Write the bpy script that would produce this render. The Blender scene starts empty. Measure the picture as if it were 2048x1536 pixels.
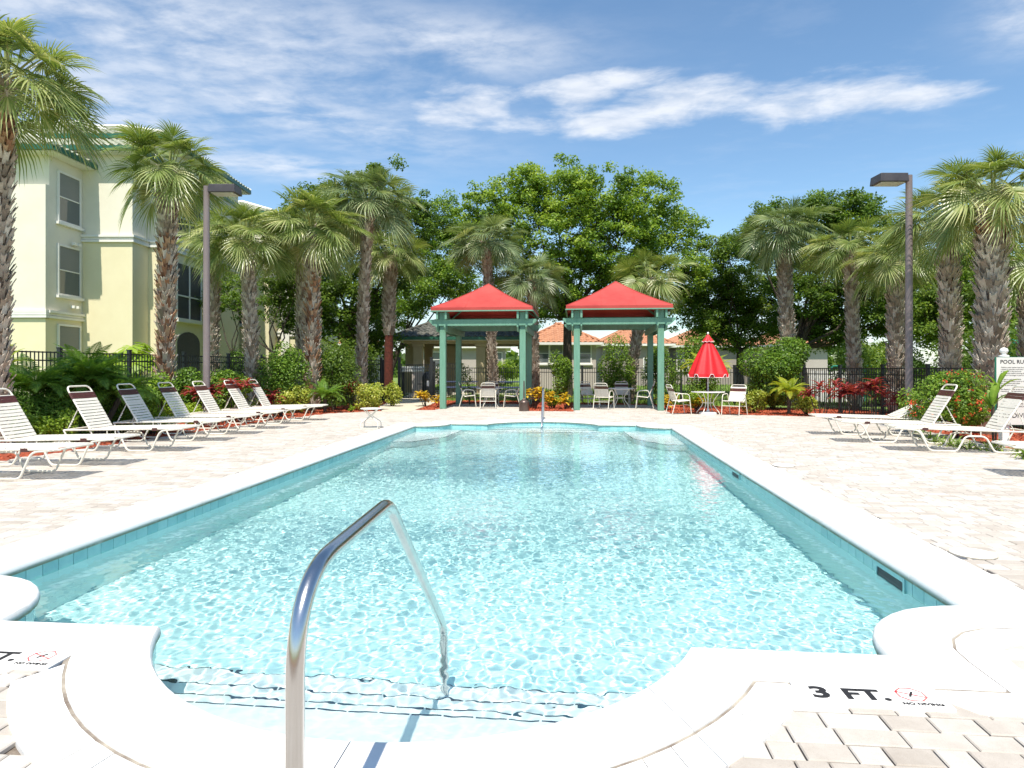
import bpy, math, random
import numpy as np
from mathutils import Vector, Matrix
PI = math.pi
sc = bpy.context.scene
COL = sc.collection
# ------------------------------------------------------------------ camera
F, CX, HZ, CAMH = 1330.0, 1024.0, 737.0, 1.4
PSI = math.atan(127 / 1330.0)
cam = bpy.data.objects.new('camera', bpy.data.cameras.new('camera'))
COL.objects.link(cam); sc.camera = cam
cam.location = (0, 0, CAMH); cam.rotation_euler = (PI / 2, 0, PSI)
cam.data.sensor_width = 36; cam.data.lens = 36 * F / 2048; cam.data.shift_y = -31 / 2048
cam.data.clip_start = 0.05; cam.data.clip_end = 3000
cP, sP = math.cos(PSI), math.sin(PSI)
def CW(X, d): return (X * cP - d * sP, X * sP + d * cP)          # camera-aligned ground axes -> world
def WD(px, d): return CW((px - CX) / F * d, d)                    # direction + distance -> world x, y
def WG(px, py, z=0.0): return WD(px, (CAMH - z) * F / (py - HZ))  # point of the plane z -> world x, y
# ------------------------------------------------------------------ sun, sky, exposure
SUN_EL, SUN_HEAD = math.radians(64), math.radians(1.5)           # sun stands behind the camera
L = bpy.data.lights.new('sun', 'SUN'); L.energy = 4.6; L.angle = math.radians(0.5); L.color = (1, 0.94, 0.84)
sun = bpy.data.objects.new('sun', L); COL.objects.link(sun)
sun.rotation_euler = (PI / 2 - SUN_EL, 0, SUN_HEAD)
L.cycles.is_caustics_light = True
world = bpy.data.worlds.new('World'); sc.world = world; world.use_nodes = True
sc.view_settings.view_transform = 'Standard'; sc.view_settings.look = 'None'
sc.view_settings.gamma = 1; sc.view_settings.use_curve_mapping = False
sc.view_settings.exposure = 0.57
sc.cycles.max_bounces = 8; sc.cycles.transparent_max_bounces = 8; sc.cycles.sample_clamp_indirect = 6
sc.cycles.use_denoising = True

class NT:
    def __init__(s, tree): s.t = tree; s.n = tree.nodes; s.l = tree.links
    def add(s, kind, **k):
        n = s.n.new(kind)
        for a, b in k.items(): setattr(n, a, b)
        return n
    def put(s, sock, v):
        if isinstance(v, bpy.types.NodeSocket): s.l.new(v, sock)
        elif v is not None: sock.default_value = v
    def m(s, op, a, b=None, c=None, clamp=False):
        n = s.add('ShaderNodeMath', operation=op, use_clamp=clamp)
        for i, v in enumerate((a, b, c)): s.put(n.inputs[i], v)
        return n.outputs[0]
    def noise(s, vec, scale, detail=3, rough=.5, dist=0, col=False):
        n = s.add('ShaderNodeTexNoise'); s.put(n.inputs['Vector'], vec)
        n.inputs['Scale'].default_value = scale; n.inputs['Detail'].default_value = detail
        n.inputs['Roughness'].default_value = rough; n.inputs['Distortion'].default_value = dist
        return n.outputs['Color' if col else 'Fac']
    def ramp(s, fac, stops):
        n = s.add('ShaderNodeValToRGB'); e = n.color_ramp.elements
        while len(e) < len(stops): e.new(0.5)
        for i, (p, c) in enumerate(stops):
            e[i].position = p; e[i].color = (*c, 1) if len(c) == 3 else c
        s.put(n.inputs[0], fac); return n.outputs[0]
    def mix(s, fac, a, b, mode='MIX'):
        n = s.add('ShaderNodeMix', data_type='RGBA', blend_type=mode)
        s.put(n.inputs[0], fac)
        for sock, v in ((n.inputs[6], a), (n.inputs[7], b)):
            s.put(sock, (*v, 1) if isinstance(v, tuple) and len(v) == 3 else v)
        return n.outputs[2]
    def maprange(s, v, a, b, c=0., d=1.):
        n = s.add('ShaderNodeMapRange', interpolation_type='SMOOTHSTEP'); s.put(n.inputs[0], v)
        for i, q in enumerate((a, b, c, d)): n.inputs[i + 1].default_value = q
        return n.outputs[0]
    def bump(s, h, strength, dist=.01, normal=None):
        n = s.add('ShaderNodeBump'); s.put(n.inputs['Height'], h)
        n.inputs['Strength'].default_value = strength; n.inputs['Distance'].default_value = dist
        return n.outputs[0]

def make_world():
    t = NT(world.node_tree); bg = t.n['Background']
    sky = t.add('ShaderNodeTexSky', sky_type='NISHITA', sun_disc=False)
    sky.sun_elevation = SUN_EL; sky.sun_rotation = PI - SUN_HEAD; sky.altitude = 0
    sky.air_density = 1.0; sky.dust_density = 0.35; sky.ozone_density = 2.2
    tc = t.add('ShaderNodeTexCoord'); sx = t.add('ShaderNodeSeparateXYZ'); t.l.new(tc.outputs['Generated'], sx.inputs[0])
    x, y, z = sx.outputs
    az = t.m('ARCTAN2', x, y); el = t.m('ARCSINE', z)
    hs = t.add('ShaderNodeHueSaturation'); t.l.new(sky.outputs[0], hs.inputs['Color'])
    hs.inputs['Saturation'].default_value = 1.06; hs.inputs['Value'].default_value = 1.3
    base = t.mix(1.0, hs.outputs[0], (.94, 1.0, .97), 'MULTIPLY')
    def blob(px, py, w, h, tilt=0):
        u, v = (px - CX) / F, (HZ - py) / F
        a0, e0 = math.atan(u) - PSI, math.atan(v / math.sqrt(1 + u * u))
        da = t.m('SUBTRACT', az, a0); de = t.m('SUBTRACT', el, e0)
        de = t.m('ADD', de, t.m('MULTIPLY', da, tilt))
        q = t.m('ADD', t.m('POWER', t.m('ABSOLUTE', t.m('DIVIDE', da, w / F)), 2.0), t.m('POWER', t.m('ABSOLUTE', t.m('DIVIDE', de, h / F)), 2.0))
        return t.m('EXPONENT', t.m('MULTIPLY', q, -1.0))
    # cloud pattern lives on a flat layer high above the ground
    zz = t.m('MAXIMUM', z, 0.04)
    cv = t.add('ShaderNodeCombineXYZ'); t.put(cv.inputs[0], t.m('DIVIDE', x, zz)); t.put(cv.inputs[1], t.m('MULTIPLY', t.m('DIVIDE', y, zz), 1.35)); cv.inputs[2].default_value = 3.3
    n1 = t.noise(cv.outputs[0], 1.5, 8, .62, .35); n2 = t.noise(cv.outputs[0], 5.5, 6, .6, .2)
    av = t.add('ShaderNodeCombineXYZ'); t.put(av.inputs[0], t.m('MULTIPLY', az, 3.0)); t.put(av.inputs[1], t.m('MULTIPLY', el, 9.0))
    n3 = t.noise(av.outputs[0], 2.6, 7, .58, .4)
    wisp = t.m('ADD', t.m('MULTIPLY', n1, .6), t.m('MULTIPLY', n2, .4))
    area = None
    for a in ((330, 60, 560, 130, 0), (120, 190, 330, 80, 0), (560, 215, 330, 48, .12), (900, 90, 260, 55, .05), (2075, 20, 80, 50, 0), (560, 330, 200, 25, 0)):
        b = blob(*a); area = b if area is None else t.m('MAXIMUM', area, b)
    veil = t.m('MULTIPLY', t.maprange(wisp, .33, .66), t.m('MULTIPLY', area, .88))
    st = None
    for a in ((935, 215, 130, 42, -.06), (1160, 185, 130, 42, .0), (1350, 205, 190, 52, .02), (1640, 200, 190, 42, -.05), (1840, 190, 110, 22, 0), (1250, 160, 130, 26, 0), (1180, 245, 300, 30, 0)):
        b = blob(*a); st = b if st is None else t.m('MAXIMUM', st, b)
    n4 = t.m('ADD', t.m('MULTIPLY', n3, .7), t.m('MULTIPLY', n2, .3))
    streak = t.maprange(t.m('ADD', st, t.m('MULTIPLY', t.m('SUBTRACT', n4, .5), 2.4)), .30, 1.15)
    streak = t.m('MULTIPLY', streak, t.maprange(st, .05, .35))
    # general thin cloud outside the photograph, and a bank low at the horizon
    back = t.m('MULTIPLY', t.maprange(wisp, .5, .68), t.m('MULTIPLY', t.maprange(y, .45, -.1), .5))
    low = t.m('MULTIPLY', t.maprange(el, .21, .03), t.m('MULTIPLY', t.maprange(n3, .38, .6), .75))
    faint = t.m('MULTIPLY', t.maprange(wisp, .48, .66), .07)
    cl = t.m('MAXIMUM', t.m('MAXIMUM', veil, streak), t.m('MAXIMUM', back, t.m('MAXIMUM', low, faint)))
    cl = t.m('MULTIPLY', cl, .88, clamp=True)
    ccol = t.mix(t.maprange(n2, .3, .7), (5.3, 5.75, 6.5), (6.6, 6.85, 7.3))
    out = t.mix(cl, base, ccol)
    t.l.new(out, bg.inputs['Color']); bg.inputs['Strength'].default_value = 0.1
make_world()

# ------------------------------------------------------------------ materials
MATS = {}
def newmat(name):
    m = bpy.data.materials.new(name); m.use_nodes = True; MATS[name] = m
    return m, NT(m.node_tree), m.node_tree.nodes['Principled BSDF']
def plain(name, c1, c2=None, scale=6, rough=.6, bump=0, bscale=60, metal=0, spec=.5, bdist=.003, stretch=None, detail=4):
    m, t, p = newmat(name)
    tc = t.add('ShaderNodeTexCoord'); v = tc.outputs['Object']
    if stretch:
        mp = t.add('ShaderNodeMapping'); t.l.new(v, mp.inputs[0]); mp.inputs['Scale'].default_value = stretch; v = mp.outputs[0]
    if c2: t.l.new(t.ramp(t.noise(v, scale, detail, .6), [(.32, c1), (.68, c2)]), p.inputs['Base Color'])
    else: p.inputs['Base Color'].default_value = (*c1, 1)
    p.inputs['Roughness'].default_value = rough; p.inputs['Metallic'].default_value = metal
    p.inputs['Specular IOR Level'].default_value = spec
    if bump: t.l.new(t.bump(t.noise(v, bscale, 4, .6), bump, bdist), p.inputs['Normal'])
    return m
def leafmat(name, stops, trans=.35, rough=.45, spec=.35):
    m, t, p = newmat(name)
    at = t.add('ShaderNodeAttribute', attribute_type='GEOMETRY', attribute_name='tone')
    oi = t.add('ShaderNodeObjectInfo')
    tc = t.add('ShaderNodeTexCoord')
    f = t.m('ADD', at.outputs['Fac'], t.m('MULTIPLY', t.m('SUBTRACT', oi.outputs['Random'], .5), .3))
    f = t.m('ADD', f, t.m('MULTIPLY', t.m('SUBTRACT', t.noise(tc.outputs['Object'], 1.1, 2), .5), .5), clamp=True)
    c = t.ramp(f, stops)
    t.l.new(c, p.inputs['Base Color']); p.inputs['Roughness'].default_value = rough; p.inputs['Specular IOR Level'].default_value = spec
    tr = t.add('ShaderNodeBsdfTranslucent'); t.l.new(t.mix(1, c, (1.25, 1.2, .55), 'MULTIPLY'), tr.inputs[0])
    mx = t.add('ShaderNodeMixShader'); mx.inputs[0].default_value = trans
    t.l.new(p.outputs[0], mx.inputs[1]); t.l.new(tr.outputs[0], mx.inputs[2])
    t.l.new(mx.outputs[0], t.n['Material Output'].inputs[0])
    return m
def pavermat(name, c1, c2, c3):
    m, t, p = newmat(name)
    at = t.add('ShaderNodeAttribute', attribute_type='GEOMETRY', attribute_name='tone')
    oi = t.add('ShaderNodeObjectInfo'); sp = t.add('ShaderNodeSeparateColor'); t.l.new(oi.outputs['Color'], sp.inputs[0])
    ge = t.add('ShaderNodeNewGeometry'); v = ge.outputs['Position']
    f = t.m('ADD', at.outputs['Fac'], sp.outputs[0])
    f = t.m('ADD', f, t.m('MULTIPLY', t.m('SUBTRACT', t.noise(v, 9, 5, .65), .5), .75))
    f = t.m('ADD', f, t.m('MULTIPLY', t.m('SUBTRACT', t.noise(v, .7, 3, .6), .5), .6), clamp=True)
    c = t.ramp(f, [(.1, c1), (.5, c2), (.9, c3)])
    g = t.noise(v, 260, 3, .7)
    c = t.mix(t.maprange(g, .52, .72, 0, .42), c, (.24, .195, .15))
    st = t.maprange(t.noise(v, 2.3, 6, .7, .8), .63, .8, 0, .22)
    c = t.mix(st, c, (.30, .25, .2))
    t.l.new(c, p.inputs['Base Color']); p.inputs['Roughness'].default_value = .85; p.inputs['Specular IOR Level'].default_value = .2
    h = t.m('ADD', t.m('MULTIPLY', g, .6), t.noise(v, 45, 4, .6))
    t.l.new(t.bump(h, .5, .0025), p.inputs['Normal'])
    return m
pavermat('paver', (.38, .335, .285), (.485, .44, .385), (.57, .535, .485))
pavermat('white_paver', (.70, .67, .61), (.80, .785, .75), (.84, .83, .80))
def concrete():
    m, t, p = newmat('coping')
    ge = t.add('ShaderNodeNewGeometry'); v = ge.outputs['Position']
    c = t.ramp(t.noise(v, 3, 5, .6), [(.3, (.74, .72, .68)), (.7, (.82, .81, .79))])
    c = t.mix(t.maprange(t.noise(v, 35, 4, .7), .68, .8, 0, .35), c, (.42, .36, .3))
    c = t.mix(t.maprange(t.noise(v, 1.7, 6, .7, .6), .52, .72, 0, .5), c, (.60, .55, .47))
    sz = t.add('ShaderNodeSeparateXYZ'); t.l.new(v, sz.inputs[0])
    c = t.mix(t.m('MULTIPLY', t.maprange(sz.outputs[2], -.012, -.045), t.maprange(t.noise(v, 6, 4, .7), .25, .5, .5, 1)), c, (.22, .25, .17))
    t.l.new(c, p.inputs['Base Color']); p.inputs['Roughness'].default_value = .7
    t.l.new(t.bump(t.noise(v, 120, 4, .6), .3, .002), p.inputs['Normal'])
concrete()
plain('joint_sand', (.30, .25, .20), (.12, .095, .075), 30, .95, .6, 200)
plain('mortar', (.44, .40, .33), (.09, .055, .04), 5, .95, .5, 60, detail=8)
plain('plaster_white', (.80, .83, .82), (.75, .80, .79), 5, .6, .15, 40)
plain('plaster_water_tint', (.61, .845, .84), (.565, .815, .81), 1.2, .6, .2, 30)  # white plaster with the water's absorption of light put into its colour
def tilemat(name, a, b):
    m, t, p = newmat(name)
    oi = t.add('ShaderNodeObjectInfo')
    at = t.add('ShaderNodeAttribute', attribute_type='GEOMETRY', attribute_name='tone')
    ge = t.add('ShaderNodeNewGeometry')
    f = t.m('ADD', t.m('MULTIPLY', oi.outputs['Random'], .55), t.m('MULTIPLY', t.noise(ge.outputs['Position'], 14, 4, .6), .6))
    t.l.new(t.ramp(f, [(.2, a), (.8, b)]), p.inputs['Base Color']); p.inputs['Roughness'].default_value = .18
tilemat('pool_tile', (.22, .52, .52), (.36, .66, .64))
tilemat('nosing_tile', (.012, .03, .07), (.03, .07, .10))
plain('grout', (.34, .52, .48), (.2, .36, .32), 30, .9)
plain('steel', (.62, .61, .60), (.54, .53, .52), 3, .2, .1, 30, metal=1, stretch=(6, 6, .6))
plain('white_frame', (.80, .765, .67), (.72, .68, .58), 10, .42)
plain('strap_cream', (.82, .78, .69), (.75, .70, .60), 12, .5, .2, 120)
plain('strap_tan', (.66, .60, .47), (.58, .52, .40), 12, .5, .2, 120)
plain('strap_brown', (.10, .03, .022), (.07, .02, .016), 12, .45)
plain('plastic_dark', (.08, .03, .025), None, rough=.4)
plain('pergola_green', (.165, .335, .24), (.12, .275, .19), 3.5, .55, .25, 25, stretch=(3, 3, .5), bdist=.004)
plain('awning_red', (.50, .07, .055), (.37, .034, .027), .9, .65, .25, 9, bdist=.02)
plain('umbrella_red', (.66, .012, .018), (.58, .01, .014), 3, .6, .25, 8, bdist=.02)
plain('trim_white', (.82, .81, .78), (.76, .75, .71), 6, .5)
plain('pole_taupe', (.235, .19, .185), (.19, .15, .145), 2, .5, stretch=(4, 4, .4))
plain('lamp_dark', (.045, .038, .04), (.07, .06, .062), 4, .4)
plain('lamp_lens', (.55, .52, .46), None, rough=.25)
plain('iron_black', (.018, .02, .022), (.03, .032, .034), 20, .4)
plain('mulch', (.44, .085, .03), (.22, .045, .02), 14, .95, 1, 40, bdist=.03, detail=6)
plain('mulch_chip', (.55, .12, .045), (.27, .055, .025), 9, .9)
plain('soil_litter', (.11, .055, .03), (.04, .025, .015), 9, .95, 1, 30, bdist=.03)
plain('lawn', (.12, .20, .03), (.20, .27, .05), 1.1, .9, 1, 50, bdist=.04, detail=8)
plain('grass_blade', (.13, .24, .03), (.21, .30, .05), 2, .7)
plain('walk_concrete', (.60, .54, .43), (.50, .45, .36), 4, .85, .3, 60)
plain('stucco_cream', (.78, .735, .60), (.72, .675, .545), 1.1, .85, .5, 45, bdist=.008)
plain('stucco_yellow', (.77, .70, .47), (.73, .655, .43), 1.1, .85, .5, 45, bdist=.008)
plain('stucco_pale', (.47, .415, .375), (.43, .375, .34), 1.0, .85, .4, 45)
plain('stucco_tan', (.48, .39, .24), (.42, .34, .20), 1.2, .85, .4, 45)
plain('stucco_grey', (.36, .31, .28), (.32, .28, .25), 1.2, .85)
plain('trim_paint', (.80, .78, .72), (.74, .72, .66), 4, .6)
plain('gutter_green', (.025, .14, .085), (.018, .10, .06), 3, .4)
plain('tile_cream', (.48, .46, .36), (.20, .24, .16), 2.6, .8, .4, 30, detail=6)
plain('tile_dark', (.16, .15, .125), (.045, .055, .045), 4, .75, .4, 30, detail=6)
plain('tile_orange', (.50, .24, .13), (.38, .17, .09), 2.2, .8, .3, 30)
plain('screen_dark', (.035, .038, .042), (.055, .058, .06), 8, .6)
plain('blind', (.24, .245, .23), (.18, .185, .175), 2, .7, stretch=(.2, .2, 40))
m_, t_, p_ = newmat('glass'); p_.inputs['Base Color'].default_value = (.10, .115, .12, 1); p_.inputs['Roughness'].default_value = .06
p_.inputs['Specular IOR Level'].default_value = .8
plain('bark', (.10, .075, .055), (.045, .033, .025), 8, .95, 1, 14, stretch=(5, 5, 1), bdist=.03)
plain('palm_bark', (.20, .135, .09), (.085, .05, .034), 7, .95, 1, 22, bdist=.03)
def bootmat(name, a, b, c):
    m, t, p = newmat(name)
    at = t.add('ShaderNodeAttribute', attribute_type='GEOMETRY', attribute_name='tone'); oi = t.add('ShaderNodeObjectInfo'); tc = t.add('ShaderNodeTexCoord')
    f = t.m('ADD', t.m('MULTIPLY', t.m('FRACT', t.m('ADD', at.outputs['Fac'], oi.outputs['Random'])), .75), t.m('MULTIPLY', t.noise(tc.outputs['Object'], 22, 4, .6), .4))
    t.l.new(t.ramp(f, [(.15, a), (.55, b), (.95, c)]), p.inputs['Base Color']); p.inputs['Roughness'].default_value = .9
    t.l.new(t.bump(t.noise(tc.outputs['Object'], 60, 4, .6), .5, .008), p.inputs['Normal'])
bootmat('boot', (.19, .14, .10), (.39, .31, .235), (.62, .545, .45))
bootmat('boot_red', (.15, .065, .035), (.34, .17, .09), (.50, .33, .2))
plain('bark_red', (.16, .035, .02), (.07, .02, .012), 9, .95, 1, 22, bdist=.03)
plain('petiole', (.28, .30, .09), (.20, .24, .07), 4, .5)
plain('sign_face', (.70, .685, .64), (.66, .645, .60), 3, .5)
plain('sign_green', (.03, .22, .13), None, rough=.5)
plain('ink', (.02, .018, .018), None, rough=.6)
plain('ink_red', (.62, .02, .03), (.72, .25, .22), 40, .6)
plain('play_green', (.02, .22, .18), (.03, .28, .22), 3, .4)
plain('bronze', (.10, .07, .06), (.16, .12, .10), 5, .35, metal=.5)
plain('bin_dark', (.02, .025, .035), (.035, .04, .05), 5, .5)
plain('blue_plastic', (.03, .05, .12), (.04, .06, .15), 5, .5)
plain('pewter', (.62, .62, .60), None, rough=.5)
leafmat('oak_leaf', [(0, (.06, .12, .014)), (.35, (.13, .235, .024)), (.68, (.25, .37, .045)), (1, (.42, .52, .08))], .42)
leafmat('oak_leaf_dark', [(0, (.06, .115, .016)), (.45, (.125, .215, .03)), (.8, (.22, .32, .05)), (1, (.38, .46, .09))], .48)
leafmat('hedge_leaf', [(0, (.05, .11, .012)), (.4, (.12, .23, .022)), (.75, (.23, .36, .04)), (1, (.42, .52, .09))], .38)
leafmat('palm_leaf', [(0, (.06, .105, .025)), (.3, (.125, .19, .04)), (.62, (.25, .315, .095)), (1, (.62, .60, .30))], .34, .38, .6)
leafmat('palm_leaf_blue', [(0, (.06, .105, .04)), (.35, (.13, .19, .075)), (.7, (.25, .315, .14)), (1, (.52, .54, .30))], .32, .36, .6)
leafmat('date_leaf', [(0, (.07, .15, .02)), (.5, (.16, .30, .04)), (1, (.34, .48, .08))], .45)
leafmat('areca_leaf', [(0, (.20, .30, .03)), (.5, (.38, .44, .04)), (1, (.62, .55, .05))], .4)
leafmat('yellow_leaf', [(0, (.16, .24, .02)), (.5, (.42, .46, .06)), (1, (.78, .74, .26))], .35)
leafmat('lime_leaf', [(0, (.12, .22, .02)), (.5, (.26, .40, .03)), (1, (.50, .60, .08))], .4)
leafmat('ti_leaf', [(0, (.14, .02, .02)), (.5, (.27, .035, .045)), (.85, (.45, .11, .09)), (1, (.55, .30, .16))], .35)
leafmat('croton_leaf', [(0, (.12, .20, .02)), (.35, (.42, .36, .03)), (.7, (.72, .50, .05)), (1, (.72, .25, .05))], .3)
leafmat('flower_red', [(0, (.55, .03, .02)), (.6, (.80, .08, .04)), (1, (.85, .25, .10))], .3)
leafmat('fern_leaf', [(0, (.06, .14, .02)), (.5, (.16, .28, .04)), (1, (.42, .44, .10))], .35)

# ------------------------------------------------------------------ mesh helpers
def fast_mesh(name, V, groups, mats, tone=None, smooth=False):
    """V (n,3); groups: list of int arrays (k, corners)."""
    me = bpy.data.meshes.new(name)
    V = np.asarray(V, dtype=np.float32)
    groups = [np.asarray(g, dtype=np.int32) for g in groups if len(g)]
    loops = np.concatenate([g.reshape(-1) for g in groups])
    tot = np.concatenate([np.full(len(g), g.shape[1], dtype=np.int32) for g in groups])
    start = np.concatenate([[0], np.cumsum(tot)[:-1]]).astype(np.int32)
    me.vertices.add(len(V)); me.vertices.foreach_set('co', V.reshape(-1))
    me.loops.add(len(loops)); me.loops.foreach_set('vertex_index', loops)
    me.polygons.add(len(tot)); me.polygons.foreach_set('loop_start', start); me.polygons.foreach_set('loop_total', tot)
    me.polygons.foreach_set('use_smooth', np.full(len(tot), bool(smooth)))
    me.update(calc_edges=True)
    for m in (mats if isinstance(mats, (list, tuple)) else [mats]): me.materials.append(MATS[m])
    if tone is not None:
        a = me.attributes.new('tone', 'FLOAT', 'POINT'); a.data.foreach_set('value', np.asarray(tone, dtype=np.float32))
    return me
def link(name, data, parent=None, loc=None, rot=None, scale=None):
    o = bpy.data.objects.new(name, data); COL.objects.link(o)
    if parent is not None: o.parent = parent
    if loc is not None: o.location = loc
    if rot is not None: o.rotation_euler = rot
    if scale is not None: o.scale = scale if hasattr(scale, '__len__') else (scale,) * 3
    return o
def tag(o, label=None, cat=None, group=None, kind=None):
    if label: o['label'] = label
    if cat: o['category'] = cat
    if group: o['group'] = group
    if kind: o['kind'] = kind
    return o
def thing(name, label, cat, loc=(0, 0, 0), rz=0, group=None):
    o = link(name, None, None, loc, (0, 0, rz)); o.empty_display_size = .1
    return tag(o, label, cat, group)
def children(o): return [c for c in bpy.data.objects if c.parent is o]
KIDS = {}
def copy_tree(o, parent=None, tree=None):
    c = o.copy(); COL.objects.link(c); c.parent = parent
    for ch in KIDS_OF(o): copy_tree(ch, c)
    return c
def KIDS_OF(o): return list(o.children)

class MB:
    def __init__(s): s.v = []; s.f = {}; s.t = []; s.n = 0
    def add(s, V, faces, tone=0.):
        V = np.asarray(V, dtype=float).reshape(-1, 3); b = s.n
        s.v.append(V); s.n += len(V); s.t.append(np.full(len(V), tone) if np.isscalar(tone) else np.asarray(tone))
        for f in faces: s.f.setdefault(len(f), []).append([b + i for i in f])
        return s
    def box(s, x0, x1, y0, y1, z0, z1, tone=0.):
        V = [(x, y, z) for x in (x0, x1) for y in (y0, y1) for z in (z0, z1)]
        return s.add(V, [(0, 1, 3, 2), (4, 6, 7, 5), (0, 4, 5, 1), (2, 3, 7, 6), (0, 2, 6, 4), (1, 5, 7, 3)], tone)
    def hexa(s, P, tone=0.):   # P: 4 bottom then 4 top
        return s.add(P, [(3, 2, 1, 0), (4, 5, 6, 7), (0, 1, 5, 4), (1, 2, 6, 5), (2, 3, 7, 6), (3, 0, 4, 7)], tone)
    def beam(s, a, b, w, h, up=(0, 0, 1), tone=0.):
        a, b, up = Vector(a), Vector(b), Vector(up); d = (b - a).normalized(); r = d.cross(up).normalized() * w / 2; u = r.cross(d).normalized() * h / 2
        return s.hexa([a - r - u, a + r - u, b + r - u, b - r - u, a - r + u, a + r + u, b + r + u, b - r + u], tone)
    def tube(s, pts, r, seg=8, cap=True, tone=0.):
        P = [Vector(p) for p in pts]; n = len(P)
        R = r if hasattr(r, '__len__') else [r] * n
        T = [(P[min(i + 1, n - 1)] - P[max(i - 1, 0)]).normalized() for i in range(n)]
        u = T[0].orthogonal().normalized(); V = []
        for i in range(n):
            if i: u = (u - T[i] * u.dot(T[i])).normalized()
            w = T[i].cross(u)
            for k in range(seg):
                a = 2 * PI * k / seg; V.append(P[i] + (u * math.cos(a) + w * math.sin(a)) * R[i])
        fs = [(i * seg + k, i * seg + (k + 1) % seg, (i + 1) * seg + (k + 1) % seg, (i + 1) * seg + k) for i in range(n - 1) for k in range(seg)]
        if cap: fs += [tuple(range(seg))[::-1], tuple((n - 1) * seg + k for k in range(seg))]
        return s.add(V, fs, tone)
    def lathe(s, prof, seg=24, at=(0, 0, 0), cap=True, wob=None, tone=0.):
        V = []; 
        for j, (r, z) in enumerate(prof):
            for k in range(seg):
                a = 2 * PI * k / seg; q = r * (wob(a, j) if wob else 1); V.append((at[0] + q * math.cos(a), at[1] + q * math.sin(a), at[2] + z))
        n = len(prof)
        fs = [(i * seg + k, i * seg + (k + 1) % seg, (i + 1) * seg + (k + 1) % seg, (i + 1) * seg + k) for i in range(n - 1) for k in range(seg)]
        if cap: fs += [tuple(range(seg))[::-1], tuple((n - 1) * seg + k for k in range(seg))]
        return s.add(V, fs, tone)
    def prism(s, poly, z0, z1, tone=0.):
        n = len(poly); V = [(x, y, z0) for x, y in poly] + [(x, y, z1) for x, y in poly]
        return s.add(V, [tuple(range(n))[::-1], tuple(range(n, 2 * n))] + [(i, (i + 1) % n, n + (i + 1) % n, n + i) for i in range(n)], tone)
    def mesh(s, name, mats, smooth=False):
        return fast_mesh(name, np.concatenate(s.v), [np.array(g) for g in s.f.values()], mats, np.concatenate(s.t), smooth)
    def obj(s, name, mats, parent=None, smooth=False, loc=None, rot=None, bevel=0, label=None, kind=None):
        me = s.mesh(name, mats, smooth)
        if smooth: autosmooth(me)
        o = link(name, me, parent, loc, rot)
        if bevel:
            b = o.modifiers.new('edge', 'BEVEL'); b.width = bevel; b.segments = 2; b.limit_method = 'ANGLE'
        if label: o['label'] = label
        if kind: o['kind'] = kind
        return o
def autosmooth(me, ang=50):
    try: me.set_sharp_from_angle(angle=math.radians(ang))
    except Exception: pass
def fillet(pts, rad, n=5):
    P = [Vector(p) for p in pts]; out = [P[0]]
    R = rad if hasattr(rad, '__len__') else [rad] * len(P)
    for i in range(1, len(P) - 1):
        a, b, c = P[i - 1], P[i], P[i + 1]; u = (a - b); w = (c - b)
        r = min(R[i], u.length * .48, w.length * .48); p, q = b + u.normalized() * r, b + w.normalized() * r
        for k in range(n + 1):
            t = k / n; out.append(p * (1 - t) ** 2 + b * 2 * t * (1 - t) + q * t * t)
    out.append(P[-1]); return out

# ------------------------------------------------------------------ pool outline
XL, XR, YN, YF = -3.95, 2.28, 3.38, 16.90
MX, MY = (XL + XR) / 2, (YN + YF) / 2
HW = (XR - XL) / 2
BR, BC, BH, ER = 1.52, 0.54, 1.42, 0.75
def quarter(off, n_b=14, n_e=9, n_s=4, n_w=10):
    """near-right quarter of the outline, from the middle of the bay to the middle of the right wall; coordinates relative to (MX, YN); off = distance into the deck."""
    R = BR + off; cy = BC; pts = []
    tmax = math.acos((cy + off) / R)
    for i in range(n_b + 1):
        a = tmax * i / n_b; pts.append((R * math.sin(a), cy - R * math.cos(a)))
    xb = pts[-1][0]; xe = HW - ER + off
    for i in range(1, n_s + 1): pts.append((xb + (xe - xb) * i / n_s, -off))
    r = ER - off
    path = [(xe, -off)] + [(HW - r * math.cos(PI / 2 * k / 12), r * math.sin(PI / 2 * k / 12)) for k in range(13)] + [(HW + off, r)]
    if off <= 1e-6: path = path[1:-1]
    seg = [0]
    for a, b in zip(path, path[1:]): seg.append(seg[-1] + math.dist(a, b))
    for i in range(1, n_e + 1):
        s_ = seg[-1] * i / n_e
        for k in range(len(seg) - 1):
            if s_ <= seg[k + 1] + 1e-9:
                t = (s_ - seg[k]) / max(seg[k + 1] - seg[k], 1e-9); a, b = path[k], path[k + 1]
                pts.append((a[0] + (b[0] - a[0]) * t, a[1] + (b[1] - a[1]) * t)); break
    y0 = pts[-1][1]; H = MY - YN
    for i in range(1, n_w + 1): pts.append((HW + off, y0 + (H - y0) * i / n_w))
    return pts
def ring(off):
    q = quarter(off); H2 = 2 * (MY - YN)
    A = [(MX + x, YN + y) for x, y in q]                       # bay middle -> right wall middle
    B = [(MX + x, YN + H2 - y) for x, y in q[::-1]][1:]         # -> far bay middle
    C = [(MX - x, YN + H2 - y) for x, y in q][1:]               # -> left wall middle
    D = [(MX - x, YN + y) for x, y in q[::-1]][1:-1]            # -> back to start
    return A + B + C + D
R0 = ring(0.0); NR = len(R0)
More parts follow.
